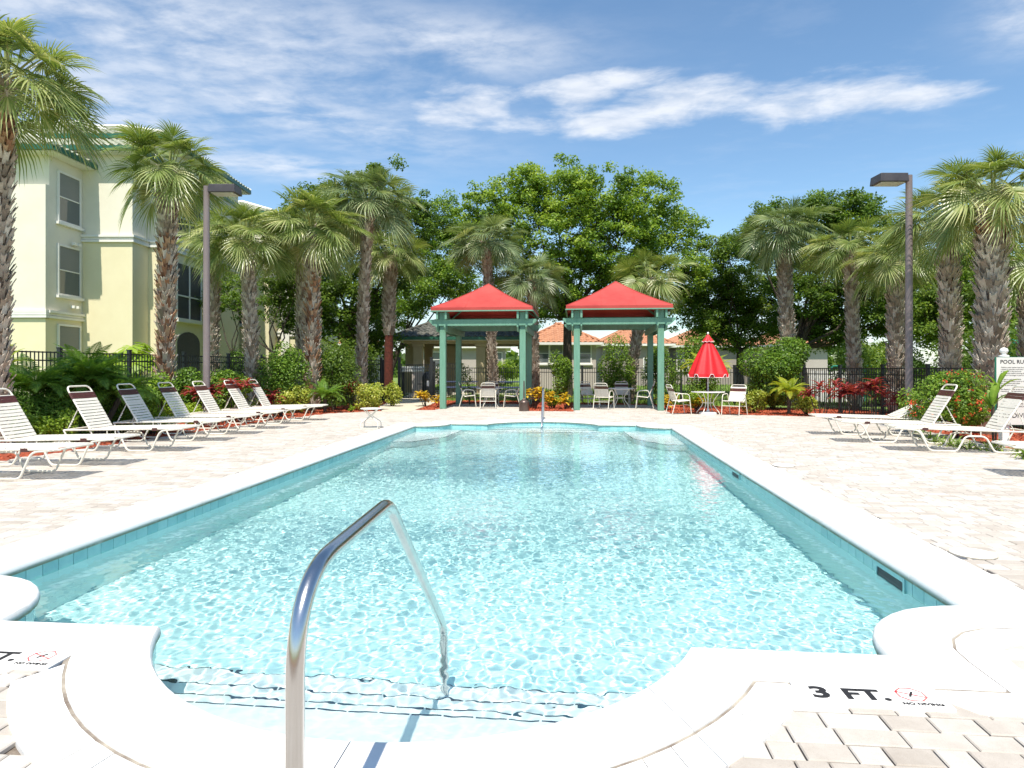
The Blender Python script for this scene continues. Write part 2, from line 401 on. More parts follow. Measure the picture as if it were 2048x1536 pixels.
def inside(poly, X, Y):
    P = np.array(poly); X = np.asarray(X); Y = np.asarray(Y); r = np.zeros(X.shape, bool)
    x1, y1 = P[:, 0], P[:, 1]; x2, y2 = np.roll(x1, -1), np.roll(y1, -1)
    for a, b, c, d in zip(x1, y1, x2, y2):
        k = ((b > Y) != (d > Y)) & (X < (c - a) * (Y - b) / ((d - b) if d != b else 1e-12) + a); r ^= k
    return r
# --- deck outline (pavers), clockwise-free simple polygon
wg = WG
DECK = [(-9.0, -3), (8.8, -3), (8.3, 8.5), (7.55, 12.2), (7.75, 15.0), (8.3, 19.6), (5.4, 20.6), (2.95, 21.15), (2.95, 26.0), (-.05, 26.0), (-.05, 21.75), (-1.75, 21.9), (-1.75, 26.2), (-4.7, 26.2), (-4.7, 22.05), (-5.3, 22.1), (-5.9, 21.9), (-6.9, 20.9), (-7.6, 20.2), (-8.1, 17.5), (-8.35, 13.5), (-8.55, 10.5), (-8.9, 6)]

# ground: lawn sheet with an opening where the pool garden lies
def sheet(name, poly, z, mat, holes=(), kind='structure', parent=None):
    import mathutils.geometry as G
    loops = [list(poly)] + [list(h) for h in holes]
    P = [Vector(p) for l in loops for p in l]; E = []; b = 0
    for l in loops:
        E += [(b + i, b + (i + 1) % len(l)) for i in range(len(l))]; b += len(l)
    vs, es, fs, *_ = G.delaunay_2d_cdt([Vector(p[:2]) for p in P], E, [], 0, 1e-6)
    keep = []
    for f in fs:
        c = sum((vs[i] for i in f), Vector((0, 0))) / len(f)
        if inside(poly, [c.x], [c.y])[0] and not any(inside(h, [c.x], [c.y])[0] for h in holes): keep.append(f)
    me = bpy.data.meshes.new(name); me.from_pydata([(v.x, v.y, z) for v in vs], [], keep); me.materials.append(MATS[mat])
    bm_flip(me)
    o = link(name, me, parent)
    if kind: o['kind'] = kind
    return o
def bm_flip(me):
    me.update()
    if len(me.polygons) and sum(p.normal.z * p.area for p in me.polygons) < 0: me.flip_normals()
GARDEN = [(-10.6, -6), (10.6, -6), (10.3, 10), (10.4, 19), (10.2, 23.2), (3, 26.6), (-3, 28.6), (-8.2, 29), (-9.3, 22), (-10.9, 12)]
sheet('lawn', [(-900, -300), (900, -300), (900, 1500), (-900, 1500)], -0.05, 'lawn', [GARDEN])
sheet('planting_bed', GARDEN, -0.012, 'mulch', [DECK])
sheet('pool_deck', DECK, -0.022, 'joint_sand', [ring(.20)])
deck_root = bpy.data.objects['pool_deck']

# --- pavers
rng = random.Random(5)
def paver_mesh(l, w):
    b = MB(); g = .003; c = .005; x, y = l / 2 - g, w / 2 - g
    P = [(-x, -y, -.02), (x, -y, -.02), (x, y, -.02), (-x, y, -.02), (-x, -y, -c), (x, -y, -c), (x, y, -c), (-x, y, -c),
         (-x + c, -y + c, 0), (x - c, -y + c, 0), (x - c, y - c, 0), (-x + c, y - c, 0)]
    F_ = [(0, 1, 5, 4), (1, 2, 6, 5), (2, 3, 7, 6), (3, 0, 4, 7), (4, 5, 9, 8), (5, 6, 10, 9), (6, 7, 11, 10), (7, 4, 8, 11), (8, 9, 10, 11)]
    return P, F_
def build_pavers():
    rows = []; y = -0.6; RW = .118
    Lc = ring(.47)
    cells = []
    while y < 26.3:
        x = -9.2 + rng.uniform(0, .2)
        while x < 8.9:
            l = rng.choice((.12, .18, .18, .24)); cells.append((x + l / 2, y + RW / 2, l)); x += l
        y += RW
    C = np.array(cells)
    ok = inside(DECK, C[:, 0], C[:, 1]) & ~inside(Lc, C[:, 0], C[:, 1])
    # the near corners beyond the ears are laid with white border pavers
    C = C[ok]
    # in view?
    X = C[:, 0] * cP + C[:, 1] * sP; D = -C[:, 0] * sP + C[:, 1] * cP
    vis = (D > .6) & (np.abs(X) / np.maximum(D, .1) < .86) & (CAMH * F / np.maximum(D, .05) < 870)
    size = F / np.maximum(D, .1) ** 1.5 * vis
    order = np.argsort(-size)
    near = set(order[:300][size[order[:300]] > 0].tolist())
    cache = {}
    V, FF, T = [], [], []; n = 0
    for i, (x, y, l) in enumerate(C):
        tone = rng.choice((.3, .42, .48, .55, .6, .66, .74, .8)) + rng.uniform(-.06, .06); dz = rng.uniform(-.0018, .0018)
        if i in near:
            l = round(float(l), 2)
            if l not in cache:
                P, F_ = paver_mesh(l, RW); cache[l] = MB().add(P, F_, 0.).mesh('paver', 'paver')
            o = link('paver', cache[l], deck_root, (x, y, dz), (rng.uniform(-.004, .004), rng.uniform(-.004, .004), rng.uniform(-.008, .008)))
            o.color = (tone, 0, 0, 1)
        else:
            P, F_ = paver_mesh(l, RW); a = rng.uniform(-.007, .007); P = np.array(P); P = P + np.array((x, y, dz)) + np.array([(0, 0, p[0] * a) for p in P])
            V.append(P); FF.append(np.array(F_) + n); n += 12; T.append(np.full(12, tone))
    me = fast_mesh('pavers', np.concatenate(V), [np.concatenate(FF)], 'paver', np.concatenate(T))
    o = link('pavers', me, deck_root); o['kind'] = 'stuff'; o.color = (0, 0, 0, 1)
build_pavers()

# --- pool: basin, steps, coping, tiles
pool = link('swimming_pool', None); pool['kind'] = 'structure'
def floor_z(y): return -1.10 - .45 * max(0, min(1, (y - 5.0) / 5.0)) + .35 * max(0, min(1, (y - 12.5) / 3.5))
def basin():
    b = MB()
    V = []; 
    for x, y in R0: V.append((x, y, -.035)); V.append((x, y, -1.75))
    b.add(V, [(2 * i, 2 * ((i + 1) % NR), 2 * ((i + 1) % NR) + 1, 2 * i + 1) for i in range(NR)])
    ys = [2.2, 5, 6.5, 8, 10, 12.5, 14, 16, 18.2]
    V = []
    for y in ys: V += [(XL - .1, y, floor_z(y)), (XR + .1, y, floor_z(y))]
    b.add(V, [(2 * i, 2 * i + 1, 2 * i + 3, 2 * i + 2) for i in range(len(ys) - 1)])
    return b.obj('basin', 'plaster_water_tint', pool)
basin_o = basin()
def steps(name, ys, zs, far=False):
    b = MB(); y_in = 2.2 if not far else 18.2
    sg = 1 if not far else -1
    o = None
    for k, (y, z) in enumerate(zip(ys, zs)):
        b.box(XL - .02, XR + .02, min(y_in, y), max(y_in, y), z - .5 - k * .001, z)
        y_in = y - sg * .002
    return b
sb = steps('steps', (3.02, 3.29, 3.60, 3.95), (-.28, -.52, -.76, -.99)).obj('step_flight', 'plaster_white', pool)
# dark nosing tiles along every step edge
nt_me = MB().box(-.070, .070, -.0045, .0045, -.010, .003).mesh('nosing_tile', 'nosing_tile')
CAU = [basin_o, sb]
for y, z in zip((3.016, 3.286, 3.596, 3.946), (-.28, -.52, -.76, -.99)):
    n = 21; x0 = MX - n * .15 / 2 if y < 3.3 else MX - 29 * .15 / 2
    if y > 3.3: n = 29
    for i in range(n):
        o = link('nosing_tile', nt_me, pool, (x0 + (i + .5) * .15, y, z), (0, 0, rng.uniform(-.01, .01))); CAU.append(o)
# far steps and corner benches
fb = MB()
for y, z in ((17.35, -.30), (17.0, -.5), (16.68, -.72)):
    fb.box(MX - 1.9, MX + 1.9, y, 18.1, z - .6, z)
for s_ in (-1, 1):
    xw = XL if s_ < 0 else XR
    P = [(xw, 13.9), (xw - s_ * .45, 13.95), (xw - s_ * 1.0, 15.0), (xw - s_ * 1.1, 16.66), (xw, 16.9)]
    if s_ < 0: P = P
    else: P = P[::-1]
    fb.prism(P if s_ > 0 else P, -1.3, -.42)
fo = fb.obj('bench_and_far_steps', 'plaster_white', pool); CAU.append(fo)
nb = MB()
for y, z in ((17.35, -.30), (17.0, -.5), (16.68, -.72)): nb.box(MX - 1.85, MX + 1.85, y - .014, y + .01, z - .03, z + .004)
for s_ in (-1, 1):
    xw = XL if s_ < 0 else XR
    P = [(xw, 13.9), (xw - s_ * .45, 13.95), (xw - s_ * 1.0, 15.0), (xw - s_ * 1.1, 16.66)]
    for a, c in zip(P, P[1:]): nb.beam((*a, -.43), (*c, -.43), .03, .03)
CAU.append(nb.obj('bench_edge_tiles', 'nosing_tile', pool))
# coping slabs: paired inner / outer rings
def coping():
    prof = [(0.0, -.06), (-.03, -.052), (-.034, -.03), (-.030, -.008), (-.018, .006), (0.0, .011)]
    ra, rb = ring(0.0), ring(.32)
    n = len(ra)
    # cumulative length along the middle for slab joints
    acc = 0; pieces = []; cur = [0]
    for i in range(n):
        a, b = ra[i], ra[(i + 1) % n]; acc += math.dist(a, b); cur.append(i + 1)
        if acc > 1.25 and i < n - 2: pieces.append(cur); cur = [i + 1]; acc = 0
    pieces.append(cur)
    for pc in pieces:
        V = []; m = len(prof) + 2
        for j, i in enumerate(pc):
            a = Vector(ra[i % n]); b = Vector(rb[i % n]); d = (b - a).normalized()
            prv, nxt = Vector(ra[(i - 1) % n]), Vector(ra[(i + 1) % n]); tdir = (nxt - prv).normalized()
            sh = tdir * (.0025 if j == 0 else (-.0025 if j == len(pc) - 1 else 0))
            for o_, z in prof:
                p = a + d * o_ + sh; V.append((p.x, p.y, z))
            for z in (.012, -.05):
                p = b + sh; V.append((p.x, p.y, z))
        F_ = []
        for j in range(len(pc) - 1):
            for k in range(m - 1): F_.append((j * m + k, (j + 1) * m + k, (j + 1) * m + k + 1, j * m + k + 1))
        F_ += [tuple(range(m)), tuple((len(pc) - 1) * m + k for k in range(m))[::-1]]
        me = MB().add(V, F_).mesh('coping_slab', 'coping', smooth=True); autosmooth(me, 35)
        link('coping_slab', me, pool)
coping()
# mortar strip just outside the coping
def band(name, o0, o1, z, mat):
    a, b = ring(o0), ring(o1); n = len(a)
    V = [(x, y, z) for x, y in a] + [(x, y, z) for x, y in b]
    MB().add(V, [(i, (i + 1) % n, n + (i + 1) % n, n + i) for i in range(n)]).obj(name, mat, pool)
band('mortar_joint', .30, .348, .0035, 'mortar')
# soldier course of white pavers
def soldier():
    def fine(off):
        r = ring(off); out = []
        return r
    ra, rb = ring(.335), ring(.525); n = len(ra)
    V_, F__, T_ = [], [], []; cnt = 0
    for i in range(n):
        a0, a1 = Vector(ra[i]), Vector(ra[(i + 1) % n]); b0, b1 = Vector(rb[i]), Vector(rb[(i + 1) % n])
        ln = ((a1 - a0).length + (b1 - b0).length) / 2
        k = max(1, round(ln / .115))
        for j in range(k):
            t0, t1 = j / k, (j + 1) / k; g = .0022 / max(ln, .01)
            q = [a0.lerp(a1, t0 + g), a0.lerp(a1, t1 - g), b0.lerp(b1, t1 - g), b0.lerp(b1, t0 + g)]
            c = sum(q, Vector((0, 0))) / 4
            # skip what the depth markers cover
            if 2.84 < c.y < 3.1 and (.98 < c.x < 1.50 or -3.05 < c.x < -2.42): continue
            tone = rng.uniform(.2, .95); dz = rng.uniform(-.0008, .0008)
            P = [(p.x, p.y, -.02) for p in q] + [(p.x, p.y, .006 + dz) for p in q]
            F_ = [(3, 2, 1, 0), (4, 5, 6, 7), (0, 1, 5, 4), (1, 2, 6, 5), (2, 3, 7, 6), (3, 0, 4, 7)]
            if c.y < 5.6:
                me = MB().add(P, F_, 0.).mesh('border_paver', 'white_paver')
                o = link('border_paver', me, pool); o.color = (tone, 0, 0, 1)
            else:
                V_.append(np.array(P)); F__.append(np.array(F_) + cnt); cnt += 8; T_.append(np.full(8, tone))
    o = link('border_pavers', fast_mesh('border_pavers', np.concatenate(V_), [np.concatenate(F__)], 'white_paver', np.concatenate(T_)), pool)
    o['kind'] = 'stuff'; o.color = (0, 0, 0, 1)
soldier()
# white infill pavers behind the two near corner ears
def infill():
    for s_ in (-1, 1):
        for j in range(7):
            for i in range(4):
                x = (XR if s_ > 0 else XL) + s_ * (-.22 + .2 * j) ; y = 2.93 + .118 * i + .0
                if 1.9 < x < 3.3 or -4.9 < x < -3.5:
                    pass
infill()
# waterline tiles
def tiles():
    r = R0; n = len(r); pts = [Vector(p) for p in r] + [Vector(r[0])]
    acc = [0]
    for a, b in zip(pts, pts[1:]): acc.append(acc[-1] + (b - a).length)
    tot = acc[-1]; N = round(tot / .152)
    me = MB().box(-.0735, .0735, -.006, .006, -.0735, .0735).mesh('waterline_tile', 'pool_tile')
    V = []
    for i in range(N):
        s0, s1 = tot * i / N, tot * (i + 1) / N
        def at(s_):
            k = int(np.searchsorted(acc, s_, side='right')) - 1; k = min(k, len(pts) - 2)
            return pts[k].lerp(pts[k + 1], (s_ - acc[k]) / (acc[k + 1] - acc[k]))
        a, b = at(s0), at(s1); c = (a + b) / 2; d = b - a; ang = math.atan2(d.y, d.x)
        nrm = Vector((-d.y, d.x)).normalized()
        # skimmer openings in the right wall
        if abs(c.x - XR) < .05 and (abs(c.y - 5.05) < .22 or abs(c.y - 9.7) < .22): continue
        c = c + nrm * .004
        o = link('waterline_tile', me, pool, (c.x, c.y, -.117), (0, 0, ang)); CAU.append(o)
tiles()
for yy in (5.05, 9.7):
    b = MB(); b.box(XR - .015, XR + .02, yy - .2, yy + .2, -.20, -.085)
    b.obj('skimmer_mouth', 'bin_dark', pool)
    b2 = MB(); b2.box(XR - .022, XR - .003, yy - .225, yy - .2, -.2, -.035); b2.box(XR - .022, XR - .003, yy + .2, yy + .225, -.2, -.035); b2.box(XR - .022, XR - .003, yy - .225, yy + .225, -.215, -.2); b2.box(XR - .0215, XR - .003, yy - .2, yy + .2, -.085, -.05)
    b2.obj('skimmer_frame', 'pool_tile', pool)
for i, (x, y) in enumerate(((2.98, 5.32), (2.98, 9.9))):
    lid = thing('skimmer_lid', ('round white skimmer lid set in the deck beside the near right pool edge', 'round white skimmer lid farther along the right pool edge')[i], 'lid', (x, y, 0), 0, 'skimmer lids in the deck')
    MB().lathe([(.15, -.02), (.15, .011), (.14, .0135)], 32).obj('cover', 'coping', lid)
    MB().lathe([(.158, .004), (.158, .0095), (.152, .0095), (.152, .004)], 32, cap=False).obj('rim', 'walk_concrete', lid)
# water
def water():
    nx, ny = 760, 1560
    x0, x1, y0, y1 = XL - .1, XR + .1, 2.25, 18.05
    X = np.linspace(x0, x1, nx); Y = np.linspace(y0, y1, ny); XX, YY = np.meshgrid(X, Y)
    g = np.random.default_rng(3); Z = np.zeros_like(XX)
    # calm water: short ripples near, with patches of stronger chop
    patch = np.zeros_like(XX)
    for i in range(9):
        k = g.uniform(.5, 1.6); a = g.uniform(0, 2 * PI); patch += np.sin(k * (XX * math.cos(a) + YY * math.sin(a)) + g.uniform(0, 2 * PI))
    patch = .75 + .25 * np.tanh(patch * .6)
    for i in range(90):
        lam = .05 * (1.075 ** g.integers(0, 38)); a = g.normal(PI / 2 + .5, 1.0) if lam > .3 else g.uniform(0, 2 * PI); k = 2 * PI / lam
        amp = lam * .00085 * (1.45 if lam < .13 else (.9 if lam < .22 else .42))
        Z += amp * np.sin(k * (XX * math.cos(a) + YY * math.sin(a)) + g.uniform(0, 2 * PI) + .6 * np.sin(XX * 2.1 + i) + .6 * np.sin(YY * 1.7 - i))
    Z *= patch
    V = np.stack([XX, YY, Z - .13], -1).reshape(-1, 3)
    idx = np.arange(nx * ny).reshape(ny, nx)
    mask = inside(ring(.045), XX, YY)
    cell = mask[:-1, :-1] | mask[:-1, 1:] | mask[1:, 1:] | mask[1:, :-1]
    f = np.stack([idx[:-1, :-1], idx[:-1, 1:], idx[1:, 1:], idx[1:, :-1]], -1)[cell]
    used = np.unique(f); remap = np.zeros(nx * ny, dtype=np.int64); remap[used] = np.arange(len(used))
    m = bpy.data.materials.new('water'); m.use_nodes = True; MATS['water'] = m; t = NT(m.node_tree); t.n.clear()
    out = t.add('ShaderNodeOutputMaterial'); gl = t.add('ShaderNodeBsdfGlass'); gl.inputs['IOR'].default_value = 1.33; gl.inputs['Roughness'].default_value = 0
    gl.inputs['Color'].default_value = (.93, .985, .985, 1)
    t.l.new(gl.outputs[0], out.inputs[0])
    me = fast_mesh('water', V[used], [remap[f]], 'water', smooth=True)
    o = link('pool_water', me); o['kind'] = 'structure'
    o.cycles.is_caustics_caster = True
    return o
water()
for o in CAU: o.cycles.is_caustics_receiver = True

# --- depth markers
def text(name, s_, size, parent, loc, rot=(0, 0, 0), mat='ink', bold=0., ext=.0008, align='LEFT', sx=1):
    c = bpy.data.curves.new(name, 'FONT'); c.body = s_; c.size = size; c.extrude = ext; c.offset = bold; c.align_x = align
    c.resolution_u = 3; c.materials.append(MATS[mat])
    tmp = bpy.data.objects.new(name, c); COL.objects.link(tmp)
    dg = bpy.context.evaluated_depsgraph_get(); me = bpy.data.meshes.new_from_object(tmp.evaluated_get(dg)); me.name = name
    bpy.data.objects.remove(tmp); bpy.data.curves.remove(c)
    if not me.materials: me.materials.append(MATS[mat])
    return link(name, me, parent, loc, rot, (sx, 1, 1))
def depth_marker(x, y, label):
    t = thing('depth_marker', label, 'depth marker', (x, y, 0), 0, 'depth markers beside the pool')
    MB().box(-.30, .30, -.098, .098, -.01, .0125).obj('plate', 'white_paver', t, bevel=.003)
    text('lettering', '3', .135, t, (-.245, -.045, .0137), bold=.0045, sx=1.25)
    text('lettering', 'FT.', .125, t, (-.11, -.045, .0137), bold=.0045, sx=1.15)
    oc = MB(); r0, r1 = .056, .062
    cx, cy = .175, .015
    P = [(math.cos(PI / 8 + k * PI / 4), math.sin(PI / 8 + k * PI / 4)) for k in range(8)]
    for k in range(8):
        a, b = P[k], P[(k + 1) % 8]
        oc.hexa([(cx + r0 * a[0], cy + r0 * a[1], .012), (cx + r1 * a[0], cy + r1 * a[1], .012), (cx + r1 * b[0], cy + r1 * b[1], .012), (cx + r0 * b[0], cy + r0 * b[1], .012),
                 (cx + r0 * a[0], cy + r0 * a[1], .0145), (cx + r1 * a[0], cy + r1 * a[1], .0145), (cx + r1 * b[0], cy + r1 * b[1], .0145), (cx + r0 * b[0], cy + r0 * b[1], .0145)])
    oc.beam((cx - .052, cy + .022, .0132), (cx + .052, cy - .022, .0132), .006, .0026)
    oc.obj('no_diving_ring', 'ink_red', t)
    dv = MB(); dv.beam((cx - .012, cy - .02, .0146), (cx + .012, cy + .022, .0146), .009, .002); dv.obj('diver_symbol', 'ink', t)
    text('lettering', 'NO DIVING', .027, t, (.105, -.075, .0137), bold=.0008, sx=1.15)
depth_marker(1.245, 2.962, 'white 3 FT. no diving depth marker in the border right of the pool steps')
depth_marker(-2.735, 2.962, 'white 3 FT. no diving depth marker in the border left of the pool steps')

# --- near handrail
def handrail(name, label, pts, rads, rr=.024):
    t = thing(name, label, 'handrail', (pts[0][0], pts[0][1], 0)); o = Vector((pts[0][0], pts[0][1], 0))
    P = fillet([Vector(p) - o for p in pts], rads, 12)
    MB().tube(P, rr, 24).obj('rail', 'steel', t, smooth=True)
    MB().lathe([(.055, .012), (.055, .022), (.04, .035), (.026, .038)], 24).obj('escutcheon', 'steel', t, smooth=True)
    return t
def rl(d, z): return (*CW(-.54 + .065 * (d - 1.68), d), z)
hr = handrail('handrail', 'bent stainless steel handrail at the near pool steps', [rl(1.66, 0), rl(1.66, .868), rl(2.585, .878), rl(3.87, -.10), rl(3.90, -1.0)], [0, .26, .085, .12, 0])
x, y = WD(1087, 18.55)
handrail('handrail', 'small stainless steel handrail at the far pool steps', [(x, y, 0), (x, y, .86), (x + .02, y - .75, .86), (x + .03, 16.95, -.1), (x + .03, 16.9, -.45)], [0, .2, .1, .1, 0], .022)

# ------------------------------------------------------------------ loungers
def strap_mesh(name, w, half, mat, drop=.02):
    prof = [(-half + .008, -drop), (-half - .018, -.004), (-half - .004, .019), (0, .012), (half + .004, .019), (half + .018, -.004), (half - .008, -drop)]
    V = []
    for y, z in prof: V += [(-w / 2, y, z), (w / 2, y, z)]
    V2 = [(a, b, c - .004) for a, b, c in V]
    n = len(prof)
    F_ = [(2 * i, 2 * i + 2, 2 * i + 3, 2 * i + 1) for i in range(n - 1)]
    return MB().add(V, F_).mesh(name, mat)
def make_lounger(back_deg=60, foot_strap=True):
    t = thing('sun_lounger', '', 'sun lounger')
    HWD = .31; zr = .385
    fr = MB(); rr = .0145
    for s_ in (-1, 1):
        y = s_ * HWD
        fr.tube(fillet([(.02, y, zr - .03), (.62, y, zr - .02), (1.98, y, zr)], .1, 3), rr, 8)
        leg = [(.0, y, zr - .03), (.17, y, .016), (.54, y, .016), (.67, y, .27), (.96, y, .27), (1.08, y, .016), (1.49, y, .016), (1.64, y, zr - .035), (2.0, y, zr - .005)]
        fr.tube(fillet(leg, [.0, .06, .06, .07, .07, .06, .06, .08, 0], 4), rr, 8)
        for s2 in (.74, .88): fr.tube([(s2, y, .27), (s2, y, zr)], .009, 6)
    for s2, z in ((.0, zr - .03), (2.0, zr), (.44, zr - .03), (1.2, zr - .03)): fr.tube([(s2, -HWD, z), (s2, HWD, z)], rr * .95, 8)
    fr.obj('frame', 'white_frame', t, smooth=True)
    cl = MB()
    for s_ in (-1, 1):
        cl = MB().box(1.51, 1.60, s_ * HWD - .02, s_ * HWD + .02, zr - .035, zr + .012); cl.obj('clip', 'plastic_dark', t)
    sm = strap_mesh('strap', .048, HWD, 'strap_cream'); bmn = strap_mesh('headrest_strap', .052, HWD - .01, 'strap_brown')
    for i in range(25): link('strap', sm, t, (.50 + i * .0605, 0, zr - .02 + .02 * min(1, i / 20)))
    a = math.radians(back_deg); ca, sa = math.cos(a), math.sin(a)
    piv = Vector((.44, 0, zr - .02)); BL = .83
    def bp(u, y): return (piv.x - ca * u, y, piv.z + sa * u)
    bf = MB(); w = HWD - .02
    path = fillet([bp(0, -w), bp(BL, -w), bp(BL, w), bp(0, w)], .11, 6)
    bf.tube(path, rr, 8); bf.tube([bp(BL - .12, -w), bp(BL - .12, w)], rr * .8, 8)
    br = bf.obj('backrest_frame', 'white_frame', t, smooth=True)
    rot = (0, PI + a, 0) if False else (0, -(PI - a), 0)
    sb_ = strap_mesh('backrest_strap', .046, HWD - .02, 'strap_cream'); bmn = strap_mesh('headrest_strap', .055, HWD - .01, 'strap_brown')
    for i in range(12):
        u = .04 + i * .0575
        c = strap_at(sb_ if i < 10 else bmn, 'strap' if i < 10 else 'headrest_strap', t, bp(u, 0), a)
    pr = MB()
    for s_ in (-1, 1):
        pr.tube([bp(.42, s_ * (w - .02)), (-.01 + .05, s_ * (w - .02), zr - .03)], .008, 6)
        for k in range(4):
            q = Vector(bp(.42, s_ * (w - .02))).lerp(Vector((.04, s_ * (w - .02), zr - .03)), .5 + .1 * k); pr.box(q.x - .012, q.x + .012, q.y - .006, q.y + .006, q.z - .022, q.z)
    pr.tube([bp(.42, -(w - .02)), bp(.42, w - .02)], .008, 6)
    pr.obj('backrest_prop', 'white_frame', t)
    return t
def strap_at(me, name, t, p, a):
    o = link(name, me, t, p)
    # local x runs down the back, local z out of the front face
    ex = Vector((-math.cos(a), 0, math.sin(a))); ez = Vector((math.sin(a), 0, math.cos(a))); ey = ez.cross(ex)
    o.matrix_local = Matrix(((ex.x, ey.x, ez.x, p[0]), (ex.y, ey.y, ez.y, p[1]), (ex.z, ey.z, ez.z, p[2]), (0, 0, 0, 1)))
    return o
def place_lounger(t, foot_cam, dir_cam, near_side, zr=.385):
    """foot_cam: ground position (camera axes) of the near foot corner, dir_cam: heading head -> foot."""
    fx, fy = CW(*foot_cam); dx, dy = CW(*dir_cam); a = math.atan2(dy, dx)
    ux, uy = math.cos(a), math.sin(a); nx_, ny_ = -uy, ux
    # local origin = middle of head end; near corner = origin + u*1.75 + n*side*.31
    ox = fx - ux * 2.0 - nx_ * near_side * .31; oy = fy - uy * 2.0 - ny_ * near_side * .31
    t.location = (ox, oy, .012); t.rotation_euler = (0, 0, a)
LG = 'strap loungers lined up beside the pool'
proto = make_lounger(60)
lab_l = ['white strap lounger cut off by the frame, nearest on the left side of the pool',
         'white strap lounger cropped by the left frame edge, second nearest in its row',
         'white strap lounger with raised back, largest whole one left of the pool',
         'white strap lounger just beyond the largest whole one, before the date palms',
         'white strap lounger fourth from the left edge, its back before the tall sabal palm trunk',
         'white strap lounger whose back stands in front of the left lamp post',
         'white strap lounger between the lamp post and the last lounger of the left row',
         'white strap lounger at the far end of the left row, nearest the side table']
feet = [(120, 8.24, -1), (231, 9.45, 0), (363, 11.08, -1), (440, 12.7, 1), (500, 14.0, 0), (556, 15.3, 1), (602, 16.6, -1), (644, 17.8, 1)]
for i, (px, d, jit) in enumerate(feet):
    o = proto if i == 0 else copy_tree(proto)
    X = (px - CX) / F * d
    ang = math.radians(jit * 1.5)
    place_lounger(o, (X, d), (math.cos(ang), math.sin(ang)), -1)
    tag(o, lab_l[i], 'sun lounger', LG)
lowp = make_lounger(27)
for i, (px, py, hx, hy, o, lb) in enumerate(((1791, 11.25, 1.0, -.26, None, 'white strap lounger with raised back in front of the pool rules sign'),
        (1683, 12.55, 1.0, -.22, None, 'white strap lounger with raised back, middle one right of the pool'),
        (1632, 14.0, 1.0, -.2, lowp, 'white strap lounger with its back lowered almost flat, right of the pool'),
        (2028, 8.5, 1.0, -.26, None, 'white strap lounger at the right frame edge with only its foot end showing'))):
    o = o or copy_tree(proto)
    d = py; X = (px - CX) / F * d
    place_lounger(o, (X, d), (-hx, -hy), 1)
    tag(o, lb, 'sun lounger', LG)
# ------------------------------------------------------------------ tables and chairs
def bent_leg(b, a, r_top, r_mid, r_foot, h, rr, flat=0):
    c, s_ = math.cos(a), math.sin(a)
    P = [(r_top, h), (r_mid * 1.02, h * .62), (r_mid, h * .5), (r_mid * 1.1, h * .4), (r_foot * .93, h * .1), (r_foot, .0)]
    b.tube(fillet([(r * c, r * s_, z) for r, z in P], .08, 3), rr, 7)
def make_table(r, h, label, group, loc, hole=True):
    t = thing('patio_table' if r > .3 else 'side_table', label, 'table', loc, 0, group)
    MB().lathe([(r - .02, h - .035), (r, h - .03), (r + .004, h - .012), (r - .012, h), (.02, h + .001)], 40).obj('tabletop', 'trim_white', t, smooth=True)
    for k in range(4):
        b = MB(); bent_leg(b, PI / 4 + k * PI / 2 + .2, r * .72, r * .34, r * .75, h - .03, .0125); b.obj('leg', 'white_frame', t, smooth=True)
    b = MB(); P = [(r * .36 * math.cos(a), r * .36 * math.sin(a), h * .5) for a in np.linspace(0, 2 * PI, 17)]; b.tube(P, .009, 6); b.obj('brace_ring', 'white_frame', t, smooth=True)
    return t
st = thing('side_table', 'small round white side table standing alone on the deck left of the far pool end', 'table', (*WG(742, 856), .0))
MB().lathe([(.225, .445), (.245, .45), (.247, .462), (.235, .47), (.02, .472)], 36).obj('tabletop', 'trim_white', st, smooth=True)
b = MB()
for s_ in (-1, 1):
    for y in (-.19, .19):
        b.tube(fillet([(s_ * .15, y * .5, .44), (s_ * .02, y * .4, .30), (s_ * .03, y * .45, .27), (s_ * .2, y, .14), (s_ * .2, y, .008)], .05, 4), .011, 8)
for y in (-.19, .19): b.tube([(-.2, y, .012), (.2, y, .012)], .011, 8)
for x_ in (-.2, .2): b.tube([(x_, -.19, .012), (x_, .19, .012)], .011, 8)
b.obj('base_frame', 'white_frame', st, smooth=True); st.rotation_euler[2] = PSI

def make_chair():
    t = thing('patio_chair', '', 'chair')
    w = .27; fr = MB(); rr = .0125
    for s_ in (-1, 1):
        y = s_ * w
        fr.tube(fillet([(.27, y, .01), (.20, y, .62), (-.16, y, .64), (-.34, y, .01)], [0, .09, .09, 0], 5), rr, 8)
        fr.tube([(-.10, y, .40), (.22, y, .43)], rr * .9, 8)
    fr.tube([(.24, -w, .28), (.24, w, .28)], .009, 6); fr.tube([(-.26, -w, .26), (-.26, w, .26)], .009, 6)
    fr.obj('leg_frame', 'white_frame', t, smooth=True)
    bf = MB(); wb = .235
    bf.tube(fillet([(.24, -wb, .43), (-.16, -wb, .385), (-.36, -wb, .90), (-.36, wb, .90), (-.16, wb, .385), (.24, wb, .43)], [0, .06, .09, .09, .06, 0], 5), rr, 8)
    bf.tube([(.24, -wb, .43), (.24, wb, .43)], rr, 8)
    bf.obj('seat_frame', 'white_frame', t, smooth=True)
    sm = strap_mesh('strap', .046, wb, 'strap_cream', .015); bn = strap_mesh('headrest_strap', .046, wb, 'strap_brown', .015)
    for i in range(7):
        x = .205 - i * .054; link('strap', sm, t, (x, 0, .427 - .11 * (.24 - x)), (0, math.radians(-6), 0))
    a = math.radians(68.5)
    for i in range(9):
        u = .05 + i * .05; p = (-.165 - math.cos(a) * u, 0, .395 + math.sin(a) * u)
        strap_at(bn if i in (6, 7) else sm, 'headrest_strap' if i in (6, 7) else 'strap', t, p, a)
    return t
chair0 = make_chair(); used = []
